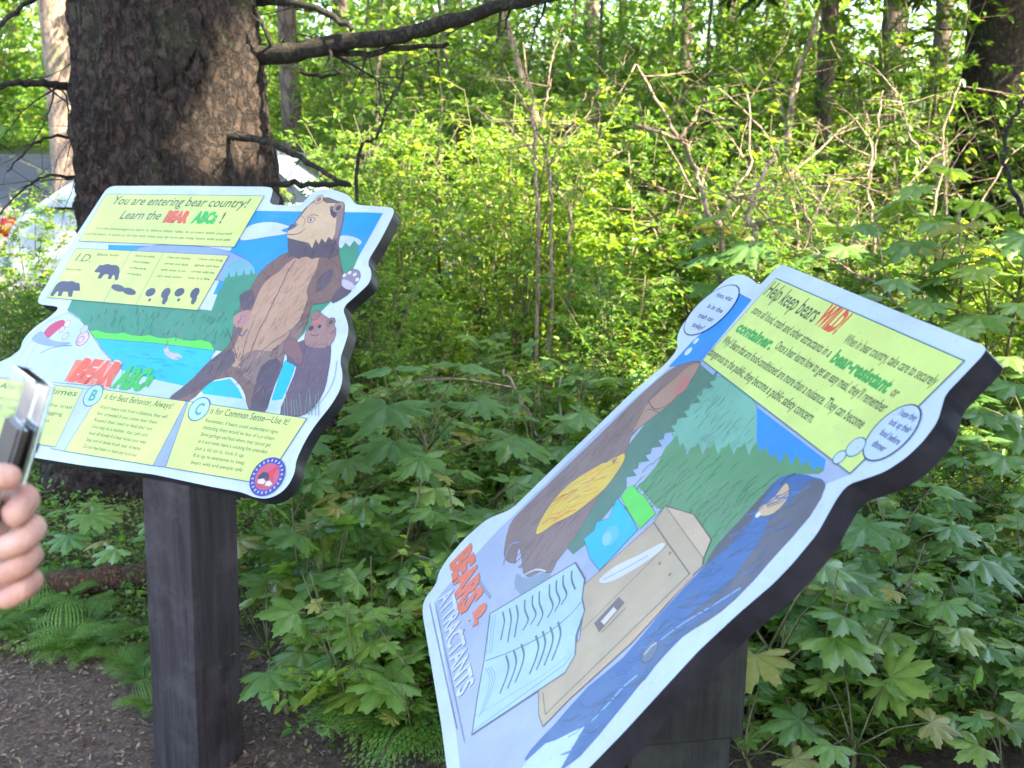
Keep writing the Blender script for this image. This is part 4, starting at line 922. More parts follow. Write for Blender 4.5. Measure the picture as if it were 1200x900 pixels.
    conifer_crown(r, 5.6, 16, 2.8, 2600)
    return r
HOLES = [(at(285, 85, 4.1), .25), (at(210, 185, 4.1), .19), (at(1000, 590, 4.4), .3), (at(1080, 640, 4.3), .3), (at(1120, 600, 4.6), .3), (at(960, 600, 4.2), .25), (at(640, 480, 5.0), .3), (at(700, 430, 5.2), .4), (at(1040, 420, 5), .3), (at(330, 760, 3.1), .12)]
_se = R(42); _sh = Vector((.85, -.53, 0)).normalized(); SD = np.array([_sh.x * math.cos(_se), _sh.y * math.cos(_se), math.sin(_se)])
def conifer_crown(parent, z0, z1, R_, n, seed=1):
    """drooping needle sprays on radial limbs"""
    rg = np.random.default_rng(seed); t = rg.random(n) ** 1.25; a = rg.random(n) * 2 * np.pi
    na = 46; a = (np.floor(a / (2 * np.pi) * 9) + rg.normal(0, .22, n)) * 2 * np.pi / 9 + np.floor(t * 16) * .7
    zz = z0 + (z1 - z0) * (np.floor(t * 16) + rg.random(n) * .25) / 16; lim = R_ * (1 - t) ** .75 + .3
    rr = lim * rg.random(n) ** .65; z = zz - rr * .16 + rg.normal(0, .05, n)
    P = np.stack([np.cos(a) * rr, np.sin(a) * rr, z], 1); D = np.stack([np.cos(a) + rg.normal(0, .5, n), np.sin(a) + rg.normal(0, .5, n), rg.normal(-.35, .25, n)], 1)
    # each spray is a comb of slender needle tufts
    k = 10; Pk = []; Dk = []
    D = unit(D); side = unit(np.cross(D, np.array([[0, 0, 1.]])))
    for i in range(k):
        u = (i // 2 + .3) / (k / 2); sg = 1 if i % 2 else -1; Pk.append(P + D * .34 * u); Dk.append(D * .9 + side * sg * .8 + rg.normal(0, .15, (n, 3)))
    P = np.concatenate(Pk); D = np.concatenate(Dk); V, Q = leaf_arrays(P, D, np.tile([0, 0, 1.], (len(P), 1)) + rg.normal(0, .2, (len(P), 3)), .20 * rg.uniform(.7, 1.3, len(P)), .30, .03, .2)
    keep = np.ones(len(P), bool)
    for h, rad in HOLES:                      # gaps shaped into the crown so chosen sunbeams reach bark and undergrowth
        w_ = P + np.array(parent.location) - np.array(h); keep &= np.linalg.norm(w_ - (w_ @ SD)[:, None] * SD, axis=1) > rad
    P = P[keep]; V = V.reshape(-1, 6, 3)[keep].reshape(-1, 3); o = (np.arange(len(P)) * 6)[:, None]; Q = np.concatenate([o + np.array([[0, 1, 2, 3]]), o + np.array([[0, 3, 4, 5]])], 1).reshape(-1, 4)
    me = npmesh('crown', V, Q, np.repeat(rg.random(len(P)), 2)); return link('crown', me, M_needle, parent)
big_spruce()
# tall spruces in the wood, plus unseen ones added to shade the signs
def trunk_mesh(r0, h, seed, na=40, nz=70):
    V = []
    for j in range(nz + 1):
        z = -.3 + h * (j / nz) ** 1.3
        for i in range(na):
            a = 2 * math.pi * i / na; dx, dy = math.cos(a), math.sin(a); rad = r0 * (1 - .75 * max(0, z) / h) + r0 * .6 * math.exp(-max(0, z) / .35)
            q = Vector((dx * rad * 9 + seed, dy * rad * 9, z * 4)); dd, _ = noise.voronoi(q); rad += .05 * r0 * min(1, (dd[1] - dd[0]) * 3) + .04 * r0 * noise.noise(q * .3)
            V.append((dx * rad, dy * rad, z))
    return mesh('trunk', V, [(j * na + i, j * na + (i + 1) % na, (j + 1) * na + (i + 1) % na, (j + 1) * na + i) for j in range(nz) for i in range(na)], True)
crown_me = {}
def spruce(x, y, r0, h, z0, R_, n, label, seed, bark=None, group=None):
    r = empty('spruce_tree', (x, y, gz(x, y))); tag(r, label, 'tree', group); link('trunk', trunk_mesh(r0, h, seed), bark or M_bark_far, r)
    mb = MB()
    for k in range(10):
        a = random.uniform(0, 6.28); z = random.uniform(1.2, z0 + 1); branchy(mb, (math.cos(a) * r0 * .6, math.sin(a) * r0 * .6, z), (math.cos(a), math.sin(a), -.1), random.uniform(.5, 1.2), .014, 1, .3)
    mb.build('dead_branches', M_mossbark, r, True, False)
    if n: conifer_crown(r, z0, h, R_, n, seed)
    return r
def trunk_at(px, py, d): q = at(px, py, d); return q.x, q.y
x, y = trunk_at(1172, 100, 8.5); spruce(x, y, .33, 15, 3.4, 2.8, 2400, 'thick dark spruce trunk at the top right corner of the wood', 3, M_bark)
x, y = trunk_at(1042, 100, 13); spruce(x, y, .17, 13, 3.6, 2.0, 1200, 'slim dark trunk against a bright gap, second from the top right corner', 4)
x, y = trunk_at(1100, 90, 15); spruce(x, y, .14, 12, 3.8, 2.0, 1000, 'thin dark trunk between the thick corner trunk and the slim dark one', 5)
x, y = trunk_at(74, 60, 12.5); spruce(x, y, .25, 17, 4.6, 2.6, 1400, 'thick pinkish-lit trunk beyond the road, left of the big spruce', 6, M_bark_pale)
x, y = trunk_at(338, 60, 12.5); spruce(x, y, .13, 12, 4.2, 1.6, 900, 'tan trunk just right of the big spruce, partly behind its branches', 7, M_bark_far)
x, y = trunk_at(968, 80, 10); spruce(x, y, .10, 9, 3.4, 1.5, 700, 'slender brown trunk in the thicket above the near sign', 8)
# spruces added out of view at the right to block sun from the signs
spruce(3.9, -.6, .26, 14, .9, 2.5, 9500, 'added unseen spruce right of the path, there to shade both signs', 11, M_bark)
spruce(6.3, .9, .26, 9.5, 1.2, 2.5, 3300, 'added unseen spruce at the right, there to shade the undergrowth', 12, M_bark)
spruce(6.9, -2.4, .26, 16, 1.0, 2.5, 3800, 'added unseen spruce behind the path-side one, there to shade the path', 13, M_bark)

# ------------------------------------------------------------------ saplings and bare stems traced through the thicket
def sapling(paths, label, leaves=0, leaf=.06, bark=None, group=None, twigs=4):
    q0 = at(*paths[0][0][0][:3]); base = Vector((q0.x, q0.y, gz(q0.x, q0.y)))
    r = empty('sapling', base); tag(r, label, 'sapling', group); mb = MB(); P = []; D = []
    for pi, (pts, r0, r1) in enumerate(paths):
        r0 *= 1.25; r1 *= 1.25
        p = [at(*q) for q in pts]
        if pi == 0 and p[0].z > base.z: p = [base - Vector((0, 0, .1))] + p
        p = spline(p, 5); n = len(p)
        mb.tube([q + Vector((random.gauss(0, .006), random.gauss(0, .006), random.gauss(0, .006))) for q in p], [r0 + (r1 - r0) * i / (n - 1) for i in range(n)], 7, 0, .1)
        for _ in range(twigs):
            i = random.randint(n // 3, n - 1); d = Vector((random.gauss(0, 1), random.gauss(0, 1), random.gauss(.4, .5))).normalized(); L = random.uniform(.2, .5)
            branchy(mb, p[i], d, L, .005, 1, .1, 4)
            for _ in range(leaves): P.append(tuple(p[i] + d * L * random.uniform(.1, 1.3) + Vector((random.gauss(0, .09), random.gauss(0, .09), random.gauss(0, .07))))); D.append((random.gauss(0, 1), random.gauss(0, 1), random.gauss(-.1, .4)))
    mb.build('trunk', bark or M_bark_pale, r, True)
    if P:
        P = np.array(P) - np.array(base); D = np.array(D); V, Q = leaf_arrays(P, D, np.tile([0, 0, 1.], (len(P), 1)) + rng.normal(0, .4, (len(P), 3)), leaf * rng.uniform(.6, 1.3, len(P)), .55)
        link('crown', npmesh('crown', V, Q, np.repeat(rng.random(len(P)), 2)), M_leaf_shrub, r)
sapling([([(845, 290, 5.6), (830, 250, 5.6), (815, 200, 5.6), (795, 165, 5.5), (740, 145, 5.4)], .016, .006), ([(796, 165, 5.5), (812, 140, 5.5), (828, 110, 5.5)], .010, .004), ([(796, 165, 5.5), (772, 120, 5.5), (745, 75, 5.5)], .009, .004), ([(840, 270, 5.6), (860, 225, 5.7), (880, 190, 5.7), (875, 110, 5.7)], .010, .004)], 'bare pale-orange forked stem in the thicket, above the left end of the near sign', 8)
sapling([([(885, 290, 5.2), (876, 260, 5.2), (890, 215, 5.2), (905, 190, 5.2)], .016, .006), ([(878, 250, 5.2), (850, 225, 5.2)], .008, .004)], 'short tan forked stem close above the near sign', 6)
sapling([([(635, 190, 9), (622, 120, 9), (604, 60, 9), (588, 5, 9), (580, -40, 9)], .030, .016)], 'leaning whitish stem in the sunlit middle of the wood', 30, .07)
sapling([([(925, 150, 8.5), (935, 90, 8.5), (950, 45, 8.5), (968, -10, 8.5)], .026, .015), ([(925, 170, 8.5), (915, 120, 8.6), (890, 80, 8.6)], .016, .006)], 'leaning brown stem crossing the top of the thicket, right of centre', 40, .07)
sapling([([(515, 300, 6.5), (512, 200, 6.5), (517, 130, 6.5), (512, 60, 6.4), (508, 10, 6.4)], .010, .005)], 'thin dark upright stem right of the bear sign', 10, .05, M_mossbark)
sapling([([(418, 205, 5.2), (440, 160, 5.2), (462, 110, 5.2), (478, 70, 5.2)], .009, .004)], 'thin dark leaning stem just above the bear sign corner', 12, .05, M_mossbark)
sapling([([(1275, 520, 3.4), (1235, 330, 3.4), (1200, 250, 3.4), (1184, 215, 3.4), (1178, 170, 3.4), (1190, 130, 3.4), (1215, 90, 3.4)], .008, .004)], 'dark curved stem at the very right edge', 0, .05, M_mossbark, None, 0)
sapling([([(640, 540, 4.2), (625, 500, 4.2), (605, 455, 4.2), (588, 435, 4.2)], .006, .003)], 'leaning bare pale stick left of the near sign', 0, .05, None, None, 1)
sapling([([(655, 540, 4.4), (657, 490, 4.4), (656, 440, 4.4)], .005, .003)], 'upright bare pale stick left of the near sign', 0, .05, None, None, 1)
sapling([([(1120, 380, 4.8), (1128, 330, 4.8), (1124, 280, 4.8), (1124, 245, 4.8)], .008, .004), ([(1100, 360, 4.7), (1120, 330, 4.7), (1090, 310, 4.7)], .005, .003)], 'thin pinkish stem behind the top right end of the near sign', 6, .05)
sapling([([(1000, 335, 5.0), (985, 315, 5.0), (995, 290, 5.0), (1020, 270, 5.0)], .009, .004), ([(1060, 370, 4.6), (1040, 345, 4.6), (1015, 325, 4.6)], .007, .003)], 'small branching pinkish stem just above the near sign', 6, .05)
sapling([([(1190, 890, 2.6), (1150, 830, 2.7), (1120, 770, 2.8), (1085, 730, 2.9)], .005, .003)], 'dark green leaning stem low at the right edge', 0, .05, M_stem, None, 1)
sapling([([(930, 690, 3.2), (938, 640, 3.2), (955, 600, 3.2), (968, 560, 3.2)], .006, .003)], 'brown bare twig under the right end of the near sign', 0, .05, None, None, 2)
for _ in range(18):
    px = random.uniform(430, 1170); py = random.uniform(90, 260); d = random.uniform(5.4, 7.6); w1, w2 = random.uniform(-90, 90), random.uniform(-60, 60)
    sapling([([(px, py + 150, d), (px + w2 * .3, py + 80, d), (px + w1 * .5, py + 20, d), (px + w1 * 1.1, py - random.uniform(20, 60), d)], .009, .003), ([(px + w2 * .3, py + 80, d), (px - w1 * .5, py + 30, d + .1), (px - w1 * .9, py + random.uniform(-25, 20), d + .1)], .006, .002)], 'bare tan stem tangled among the small leaves of the sunlit thicket', 4, .05, None, 'bare tan stems in the thicket', 3)
GS = 'young trees with light leaves at the back'
for px, d in ((420, 11), (475, 12.5), (540, 10.5), (600, 12), (660, 11), (700, 9.5), (750, 12), (820, 10), (870, 12), (1165, 11), (440, 9), (570, 14), (780, 14), (920, 13.5)):
    w = random.uniform(-30, 30)
    sapling([([(px, 250, d), (px + w * .4, 130, d), (px + w, 20, d), (px + w * 1.5, -90, d)], .022, .009)], 'slim young tree with bright small leaves at the back of the wood', 60, .075, M_bark_far, GS, 10)

# far wood: one mass behind everything
n = 17000; rg = np.random.default_rng(5)
ang = rg.uniform(-.62, .66, n); dist = rg.uniform(19, 42, n); X = np.sin(ang) * dist; Y = np.cos(ang) * dist
cl = np.array([noise.noise(Vector((a * 11, d_ * .22, 1.7))) for a, d_ in zip(ang, dist)])
Z = np.array([gz(a, b) for a, b in zip(X, Y)]) + rg.random(n) ** 1.2 * (2.4 + 4.8 * np.clip(cl + .35, 0, 1)) 
P = np.stack([X, Y, Z], 1); P = np.repeat(P, 4, 0) + rg.normal(0, .28, (n * 4, 3))
D = rg.normal(size=P.shape); V, Q = leaf_arrays(P, D, np.tile([0, 0, 1.], (len(P), 1)) + rg.normal(0, .6, P.shape), rg.uniform(.10, .24, len(P)), .6)
gap = lambda X_, Y_: (lambda p_: ((p_ > 985) & (p_ < 1150)) | ((p_ > 375) & (p_ < 420)) | ((p_ > 605) & (p_ < 640)) | ((p_ > 815) & (p_ < 838)))(600 + X_ / (Y_ * .97) * F)
kp = ~(gap(P[:, 0], P[:, 1]) & (rg.random(len(P)) < .6)); P = P[kp]; V = V.reshape(-1, 6, 3)[kp].reshape(-1, 3); o = (np.arange(len(P)) * 6)[:, None]; Q = np.concatenate([o + np.array([[0, 1, 2, 3]]), o + np.array([[0, 3, 4, 5]])], 1).reshape(-1, 4)
fw = link('far_woods', npmesh('far_woods', V, Q, np.repeat(rg.random(len(P)), 2)), M_leaf_shrub); tag(fw, kind='stuff')
GT = 'far trunks in the wood'
for px, d in ((395, 22), (450, 20), (520, 24), (585, 19), (690, 21), (735, 25), (800, 19), (850, 23), (905, 20), (20, 26), (120, 28)):
    x, y = trunk_at(px + random.uniform(-12, 12), 60, d); r = empty('far_tree', (x, y, gz(x, y))); tag(r, 'distant straight trunk seen through the leaves', 'tree', GT)
    link('trunk', trunk_mesh(random.uniform(.12, .26), 15, px, 14, 20), M_bark_far, r); conifer_crown(r, 5.5, 15, 1.8, 350, int(px))
# undergrowth carpet: many small leaves over the ground under the plants
def carpet(name, n, x0, x1, y0, y1, hmax, s0, s1, mat, cond, seed):
    rg = np.random.default_rng(seed); X = rg.uniform(x0, x1, n); Y = rg.uniform(y0, y1, n); k = [i for i in range(n) if cond(X[i], Y[i])]
    X = X[k]; Y = Y[k]; Z = np.array([gz(a, b) for a, b in zip(X, Y)]); m = len(X)
    H = hmax * rg.random(m) ** 1.1 * np.array([.45 + .9 * abs(noise.noise(Vector((a * 2.2, b * 2.2, 9)))) for a, b in zip(X, Y)])
    P = np.stack([X, Y, Z + H], 1); D = rg.normal(size=P.shape); D[:, 2] *= .4
    V, Q = leaf_arrays(P, D, np.tile([0, 0, 1.], (m, 1)) + rg.normal(0, .35, P.shape), rg.uniform(s0, s1, m), .6)
    tag(link(name, npmesh(name, V, Q, np.repeat(rg.random(m), 2)), mat), kind='stuff')
carpet('undergrowth', 70000, -.75, 4.2, 2.3, 8, .34, .018, .05, M_leaf_low, lambda x, y: inview(x, y, gz(x, y) + .2) and (x > -.6 or y > 4.7) and clear_of(x, y, -.15), 21)
carpet('ground_cover', 34000, -3.2, -.45, 2.7, 4.6, .09, .008, .026, M_moss, lambda x, y: inview(x, y, gz(x, y)) and y > 2.86 + .25 * noise.noise(Vector((x * 3, 0, 4))) and math.hypot(x + 1.42, y - 4.45) > .45, 22)
carpet('leafy_ground_cover', 9000, -3.2, -.45, 2.9, 4.7, .13, .015, .04, M_fern, lambda x, y: inview(x, y, gz(x, y)) and y > 3.0 + .2 * noise.noise(Vector((x * 3, 0, 4))) and noise.noise(Vector((x * 3, y * 3, 2))) > -.1 and math.hypot(x + 1.42, y - 4.45) > .5, 23)
carpet('roadside_undergrowth', 26000, -4.5, -1.2, 4.6, 7.2, .3, .02, .05, M_leaf_low, lambda x, y: inview(x, y, gz(x, y) + .2) and clear_of(x, y) and y < 6.1 - .0 * x, 24)
carpet('far_undergrowth', 40000, -3, 9, 7.5, 16, .6, .04, .09, M_leaf_shrub, lambda x, y: inview(x, y, gz(x, y) + .4) and clear_of(x, y), 25)
carpet('grass_bank', 16000, -12, -3, 17.5, 25, .3, .06, .14, M_fern, lambda x, y: inview(x, y, gz(x, y) + .2), 26)
# bark chips and twigs on the bare path
rg = np.random.default_rng(31); n = 20000; X = rg.uniform(-2.6, -.3, n); Y = rg.uniform(2.2, 3.2, n); Z = np.array([gz(a, b) for a, b in zip(X, Y)]) + rg.random(n) * .012
P = np.stack([X, Y, Z], 1); D = rg.normal(size=P.shape); D[:, 2] *= .25
V, Q = leaf_arrays(P, D, np.tile([0, 0, 1.], (n, 1)) + rg.normal(0, .4, P.shape), (.004 + .022 * rg.random(n) ** 3), .45, .12, .05)
M_litter = leafmat('litter', [(.07, .042, .026), (.16, .105, .07), (.25, .17, .115), (.36, .27, .19)], .02, .8)
tag(link('leaf_litter', npmesh('leaf_litter', V, Q, np.repeat(rg.random(n), 2)), M_litter), kind='stuff')
# fallen rotting log on the moss
p = spline([gp(-60, 700), gp(40, 692), gp(120, 684), gp(185, 680)], 6); o = empty('fallen_log', (p[0].x, p[0].y, gz(p[0].x, p[0].y))); tag(o, 'rotten reddish log lying in the moss left of the bear sign post', 'log')
for q in p: q.z = gz(q.x, q.y) + .05
MB().tube(p, [.05 + random.uniform(-.008, .008) for _ in p], 12, 0, .1).build('log_body', barkmat('rotten_bark', [(.09, .04, .025), (.20, .09, .05), (.33, .18, .11)], 34, .3, (.10, .13, .03), 1, .01, .08), o, True)
# ------------------------------------------------------------------ parked white car, side on, rear at the left
def car():
    L0 = Vector((-4.5, 9.75, gz(-3.2, 9.2) + .02)); r = empty('parked_car', (-2.8, 9.75, L0.z)); tag(r, 'white car parked side-on behind the spruce trunk', 'car')
    paint = plain('shaded_white_paint', (.27, .34, .38), .3); paint.node_tree.nodes['Principled BSDF'].inputs['Coat Weight'].default_value = .6  # white car colour darkened toward blue, standing in for shade on the body
    glass = plain('car_glass', (.02, .025, .03), .05, 0, .8); rub = plain('tyre_rubber', (.02, .02, .02), .8); alu = plain('wheel_alloy', (.5, .5, .5), .3, .9)
    red = plain('tail_lamp_red', (.55, .03, .01), .2); blk = plain('black_trim', (.02, .02, .02), .5)
    # lower body profile (x along, z up) with a crowned width
    low = [(0.05, .32), (0, .55), (.03, .82), (.12, .95), (.55, 1.0), (1.2, .99), (2.4, .98), (3.2, .96), (3.9, .86), (4.3, .72), (4.42, .5), (4.38, .3)]
    hw = .86; V = []; n = len(low); rows = 9
    for k in range(rows):
        u = -1 + 2 * k / (rows - 1); y = hw * u; sh = 1 - .10 * abs(u) ** 4
        for x, z in low: V.append((x + (.12 * abs(u) ** 3 if x < 1 else (-.2 * abs(u) ** 3 if x > 3.6 else 0)), y * (1 if z < .9 else .95), .3 + (z - .3) * sh))
    Fc = [(k * n + i, k * n + i + 1, (k + 1) * n + i + 1, (k + 1) * n + i) for k in range(rows - 1) for i in range(n - 1)]
    Fc += [tuple(range(n)), tuple((rows - 1) * n + i for i in range(n))[::-1], tuple(k * n for k in range(rows))[::-1]]
    O = L0 - Vector(r.location)
    def part(name, v, f, m, sm=True, par=r):
        me = mesh(name, [Vector(p) + O for p in v], f, sm); bm = bmesh.new(); bm.from_mesh(me); bmesh.ops.recalc_face_normals(bm, faces=bm.faces[:]); bm.to_mesh(me); bm.free(); return link(name, me, m, par)
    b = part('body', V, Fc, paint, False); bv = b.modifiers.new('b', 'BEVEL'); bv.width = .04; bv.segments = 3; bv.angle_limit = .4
    top = [(.35, .98), (.95, 1.38), (1.3, 1.44), (2.1, 1.46), (2.5, 1.40), (3.15, .97)]
    def house(w0, w1, t, grow=0):
        V = []
        for sg in (-1, 1):
            for x, z in t: V.append((x, sg * (w0 - (w0 - w1) * (z - .97) / .49), z))
        m_ = len(t); return V, [(i, i + 1, m_ + i + 1, m_ + i) for i in range(m_ - 1)] + [tuple(range(m_)), tuple(range(m_, 2 * m_))[::-1]]
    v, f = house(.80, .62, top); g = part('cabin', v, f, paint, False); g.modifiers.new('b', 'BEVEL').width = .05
    for sg in (-1, 1):
        for q in (((.72, 1.02), (1.08, 1.34), (1.52, 1.39), (1.52, 1.02)), ((1.60, 1.02), (1.60, 1.39), (2.15, 1.39), (2.42, 1.32), (2.78, 1.02))):
            Y = lambda z: sg * (.80 - .18 * (z - .97) / .49 + .006)
            vv = [(x, Y(z), z) for x, z in q] + [(x, Y(z) - sg * .01, z) for x, z in q]; m_ = len(q)
            part('side_window', vv, [tuple(range(m_)), tuple(range(m_, 2 * m_))[::-1]] + [(i, (i + 1) % m_, m_ + (i + 1) % m_, m_ + i) for i in range(m_)], glass, False)
    def slabw(a, c, w, name):
        vv = [(a[0], -w, a[1]), (a[0], w, a[1]), (c[0], w * .85, c[1]), (c[0], -w * .85, c[1])]; d = Vector((-(c[1] - a[1]), 0, c[0] - a[0])).normalized() * .012
        if d.z < 0: d = -d
        vv = [Vector(p) + d for p in vv] + [Vector(p) - d * .2 for p in vv]
        part(name, vv, [(0, 1, 2, 3), (7, 6, 5, 4)] + [(i, (i + 1) % 4, 4 + (i + 1) % 4, 4 + i) for i in range(4)], glass, False)
    slabw((.45, 1.045), (.90, 1.345), .62, 'rear_window'); slabw((3.06, 1.03), (2.58, 1.35), .64, 'windscreen')
    for sg in (-1, 1):
        for x in (.85, 3.55):
            def ringv(r_, y): return [(x + math.cos(t) * r_, y, .32 + math.sin(t) * r_) for t in [i * math.pi / 14 for i in range(28)]]
            y1 = sg * .87; y0 = sg * .66; vv = ringv(.32, y0) + ringv(.32, y1) + ringv(.20, y1)
            ff = [(i, (i + 1) % 28, 28 + (i + 1) % 28, 28 + i) for i in range(28)] + [(28 + i, 28 + (i + 1) % 28, 56 + (i + 1) % 28, 56 + i) for i in range(28)] + [tuple(range(28))]
            w = part('wheel', vv, ff, rub, False); vv = ringv(.20, y1 - sg * .02) + [(x, y1, .32)]
            part('rim', vv, [(i, (i + 1) % 28, 28) for i in range(28)], alu, False, w)
    for sg in (-1, 1):
        mb = MB().box(Vector((.10, sg * .70, .80)), (.12, .26, .16), bev=.03); part('tail_lamp', mb.v, mb.f, red)
        mb = MB().box(Vector((4.22, sg * .62, .70)), (.16, .3, .12), bev=.03); part('headlamp', mb.v, mb.f, alu)
        mb = MB().box(Vector((1.95, sg * .868, .86)), (.16, .02, .03), bev=.008); part('door_handle', mb.v, mb.f, blk)
    mb = MB().box(Vector((.02, 0, .45)), (.12, 1.5, .2), bev=.04); part('bumper', mb.v, mb.f, paint)
car()

# ------------------------------------------------------------------ the hand holding a phone
def skinmat():
    m, nt, b = newmat('skin'); tc = nd(nt, 'ShaderNodeTexCoord'); n = nd(nt, 'ShaderNodeTexNoise', Scale=40.0, Detail=6.0); f = nd(nt, 'ShaderNodeTexVoronoi', Scale=900.0)
    for q in (n, f): nt.links.new(tc.outputs['Object'], q.inputs['Vector'])
    nt.links.new(ramp(nt, n.outputs[0], [(.3, (.44, .20, .15)), (.5, (.56, .31, .23)), (.72, (.65, .41, .32))]), b.inputs['Base Color']); b.inputs['Roughness'].default_value = .5
    b.inputs['Subsurface Weight'].default_value = .15; b.inputs['Subsurface Radius'].default_value = (.01, .004, .002); b.inputs['Subsurface Scale'].default_value = 1.0
    
    cr = nd(nt, 'ShaderNodeTexWave', Scale=55.0, Distortion=9.0, Detail=4.0); nt.links.new(tc.outputs['Object'], cr.inputs['Vector'])
    sm = nd(nt, 'ShaderNodeMath', operation='MULTIPLY_ADD'); sm.inputs[1].default_value = .6; nt.links.new(cr.outputs['Fac'], sm.inputs[0]); nt.links.new(f.outputs[0], sm.inputs[2])
    bump(nt, b, sm.outputs[0], .45, .0010); return m
def skinned(name, verts, edges, radii, mat, parent, sub=2, root=0):
    me = bpy.data.meshes.new(name); me.from_pydata([tuple(v) for v in verts], edges, []); o = link(name, me, mat, parent)
    sk = o.modifiers.new('skin', 'SKIN'); sk.use_smooth_shade = True
    me.skin_vertices if False else None
    for i, r_ in enumerate(radii):
        d = o.data.skin_vertices[0].data[i]; d.radius = (r_, r_) if not isinstance(r_, tuple) else r_; d.use_root = (i == root)
    s = o.modifiers.new('sub', 'SUBSURF'); s.levels = sub; s.render_levels = sub; return o
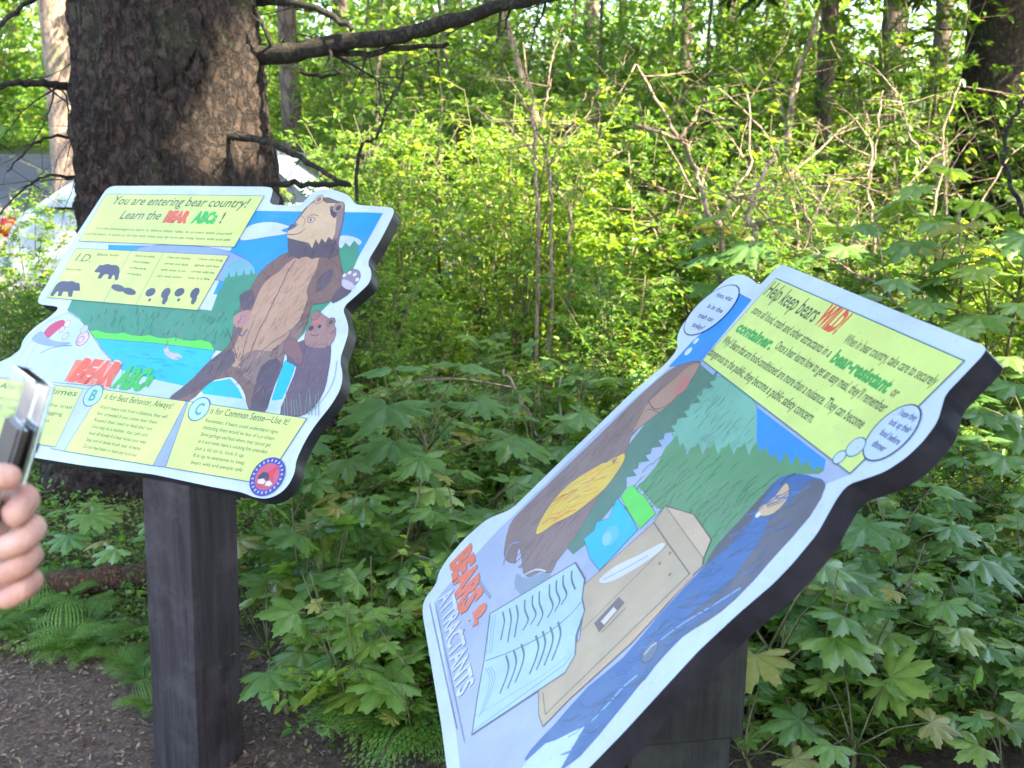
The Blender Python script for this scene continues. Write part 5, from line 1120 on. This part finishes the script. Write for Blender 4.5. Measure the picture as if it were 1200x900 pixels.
def hand():
    D0 = .74; H = lambda px, py, dd=0: at(px, py, D0 + dd)
    base = H(-30, 640); r = empty('person', base); tag(r, 'left-edge hand of a person gripping a phone upright', 'person')
    L = lambda q: q - base
    sm = skinmat(); V = []; E = []; Rr = []
    def add(q, rad, par=None):
        V.append(L(q)); Rr.append(rad); i = len(V) - 1
        if par is not None: E.append((par, i))
        return i
    # palm and forearm leave the frame down to the left
    palm = add(H(-45, 640, .035), .026); wr = add(H(-105, 700, .05), .027, palm); f1 = add(H(-190, 790, .05), .033, wr); f2 = add(H(-330, 940, .02), .042, f1)
    k_up = add(H(-42, 585, .030), .021, palm); k_lo = add(H(-38, 690, .035), .020, palm)
    me = skinned('hand', V, E, Rr, sm, r)
    # fingers: knuckle -> middle joint at the right -> tip folded back toward the palm, in front
    fing = [((-40, 592, .030), (4, 574, .022), (34, 583, .004), (20, 602, -.018), (2, 609, -.022), .0100),
            ((-42, 632, .030), (8, 622, .020), (42, 616, .004), (26, 634, -.014), (-8, 646, -.018), .0102),
            ((-42, 662, .032), (6, 655, .020), (39, 647, .006), (24, 664, -.012), (-10, 678, -.016), .0096),
            ((-40, 692, .034), (8, 690, .022), (40, 677, .008), (26, 692, -.010), (-4, 708, -.014), .0088)]
    for i, (a, b, c, d, e, rd) in enumerate(fing):
        q = [H(*a), H(*b), H(*c), H(*d), H(*e)]; m1 = q[1].lerp(q[2], .6); p = [q[0], q[1], m1, q[2], q[2].lerp(q[3], .5), q[3], q[4]]
        rr = [rd * 1.12, rd * 1.05, rd * 1.02, rd * 1.10, rd * 1.0, rd * 1.02, rd * .82]
        skinned('finger', [L(x) for x in p], [(j, j + 1) for j in range(len(p) - 1)], rr, sm, r)
    # thumb lies across the top of the fist, its tip pressing on the case
    p = [H(-60, 640, .0), H(-46, 590, -.016), H(-18, 562, -.020), H(8, 556, -.016), H(24, 566, -.010)]
    skinned('thumb', [L(x) for x in p], [(j, j + 1) for j in range(4)], [.014, .0135, .0118, .0115, .0085], sm, r)
    # sleeve, out of the frame
    mb = MB(); mb.tube([L(H(-210, 812, .05)), L(H(-330, 940, .02)), L(H(-470, 1080, .0))], [.042, .050, .055], 20); mb.build('sleeve', plain('grey_sleeve', (.12, .13, .15), .9), r, True, False)
    # phone, seen close to edge-on
    up = (at(46, 440, D0) - at(6, 575, D0 + .0)).normalized(); fwd = (at(46, 440, D0) - CAM).normalized(); sd = up.cross(fwd).normalized()
    # face normal nearly square to the line of sight
    w = (fwd * .95 + sd * .24).normalized(); w = (w - up * w.dot(up)).normalized(); nrm = up.cross(w).normalized()
    top = at(36, 440, D0); C = top - up * .078 + fwd * .030
    M = Matrix((w, up, nrm)).transposed()
    pr = empty('smartphone', C); tag(pr, 'phone in a clear case held upright in the hand at the left edge', 'phone')
    Z = Vector((0, 0, 0))
    body = plain('phone_glass', (.07, .058, .052), .18); side = plain('phone_frame', (.45, .42, .45), .25, .9)
    o = MB().box(M @ Vector((0, -.016, 0)), (.050, .118, .0075), M, 0, .003).build('body', body, pr, False, False)
    c = plain('clear_case', (.92, .95, .95), .06); b = c.node_tree.nodes['Principled BSDF']; b.inputs['Transmission Weight'].default_value = 1; b.inputs['IOR'].default_value = 1.45
    # case: a shell of four walls and a back
    mb = MB(); 
    mb.box(M @ Vector((0, 0, -.0075)), (.076, .158, .003), M, 0, .001)
    for v, d in (((.0375, 0, .0), (.002, .158, .012)), ((-.0375, 0, .0), (.002, .158, .012)), ((0, .078, 0), (.072, .002, .012)), ((0, -.078, 0), (.072, .002, .012))): mb.box(M @ Vector(v), d, M, 0, .0008)
    mb.build('clear_case', c, pr, False, False)
    MB().box(M @ Vector((-.012, .022, -.0105)), (.026, .030, .003), M, 0, .0012).build('camera_bump', body, pr, False, False)
    for dx, dy in ((-.006, .007), (.006, .007), (-.006, -.007)):
        ct = M @ Vector((-.012 + dx, .022 + dy, -.0125)); n_ = M @ Vector((0, 0, -1)); MB().tube([ct, ct + n_ * .0015], [.0048, .0045], 18).build('lens', plain('lens', (.08, .09, .12), .05, .3), pr, False, False)
    MB().box(M @ Vector((.0252, .005, 0)), (.0012, .022, .003), M, 0, .0004).build('side_button', side, pr, False, False)
hand()

# ------------------------------------------------------------------ sky and sun
SUN_EL, SUN = R(42), Vector((.85, -.53, 0)).normalized()
sd_ = Vector((SUN.x * math.cos(SUN_EL), SUN.y * math.cos(SUN_EL), math.sin(SUN_EL)))
w = bpy.data.worlds.new('World'); scene.world = w; w.use_nodes = True; nt = w.node_tree; bg = nt.nodes['Background']
st = nt.nodes.new('ShaderNodeTexSky'); st.sky_type = 'NISHITA'; st.sun_disc = False; st.sun_elevation = SUN_EL; st.sun_rotation = math.atan2(SUN.x, SUN.y)
st.air_density = 1.0; st.dust_density = 2.0; nt.links.new(st.outputs[0], bg.inputs[0]); bg.inputs[1].default_value = .15
sl = bpy.data.lights.new('sun', 'SUN'); sl.energy = 5.0; sl.angle = R(.5); sl.color = (1, .88, .66); so = bpy.data.objects.new('sun', sl); COL.objects.link(so)
so.rotation_euler = (-sd_).to_track_quat('-Z', 'Y').to_euler()
scene.view_settings.view_transform = 'Standard'; scene.view_settings.look = 'None'; scene.view_settings.gamma = 1; scene.view_settings.exposure = 2.7
scene.cycles.max_bounces = 8; scene.cycles.transparent_max_bounces = 8; scene.cycles.use_denoising = True
scene.cycles.sample_clamp_indirect = 6
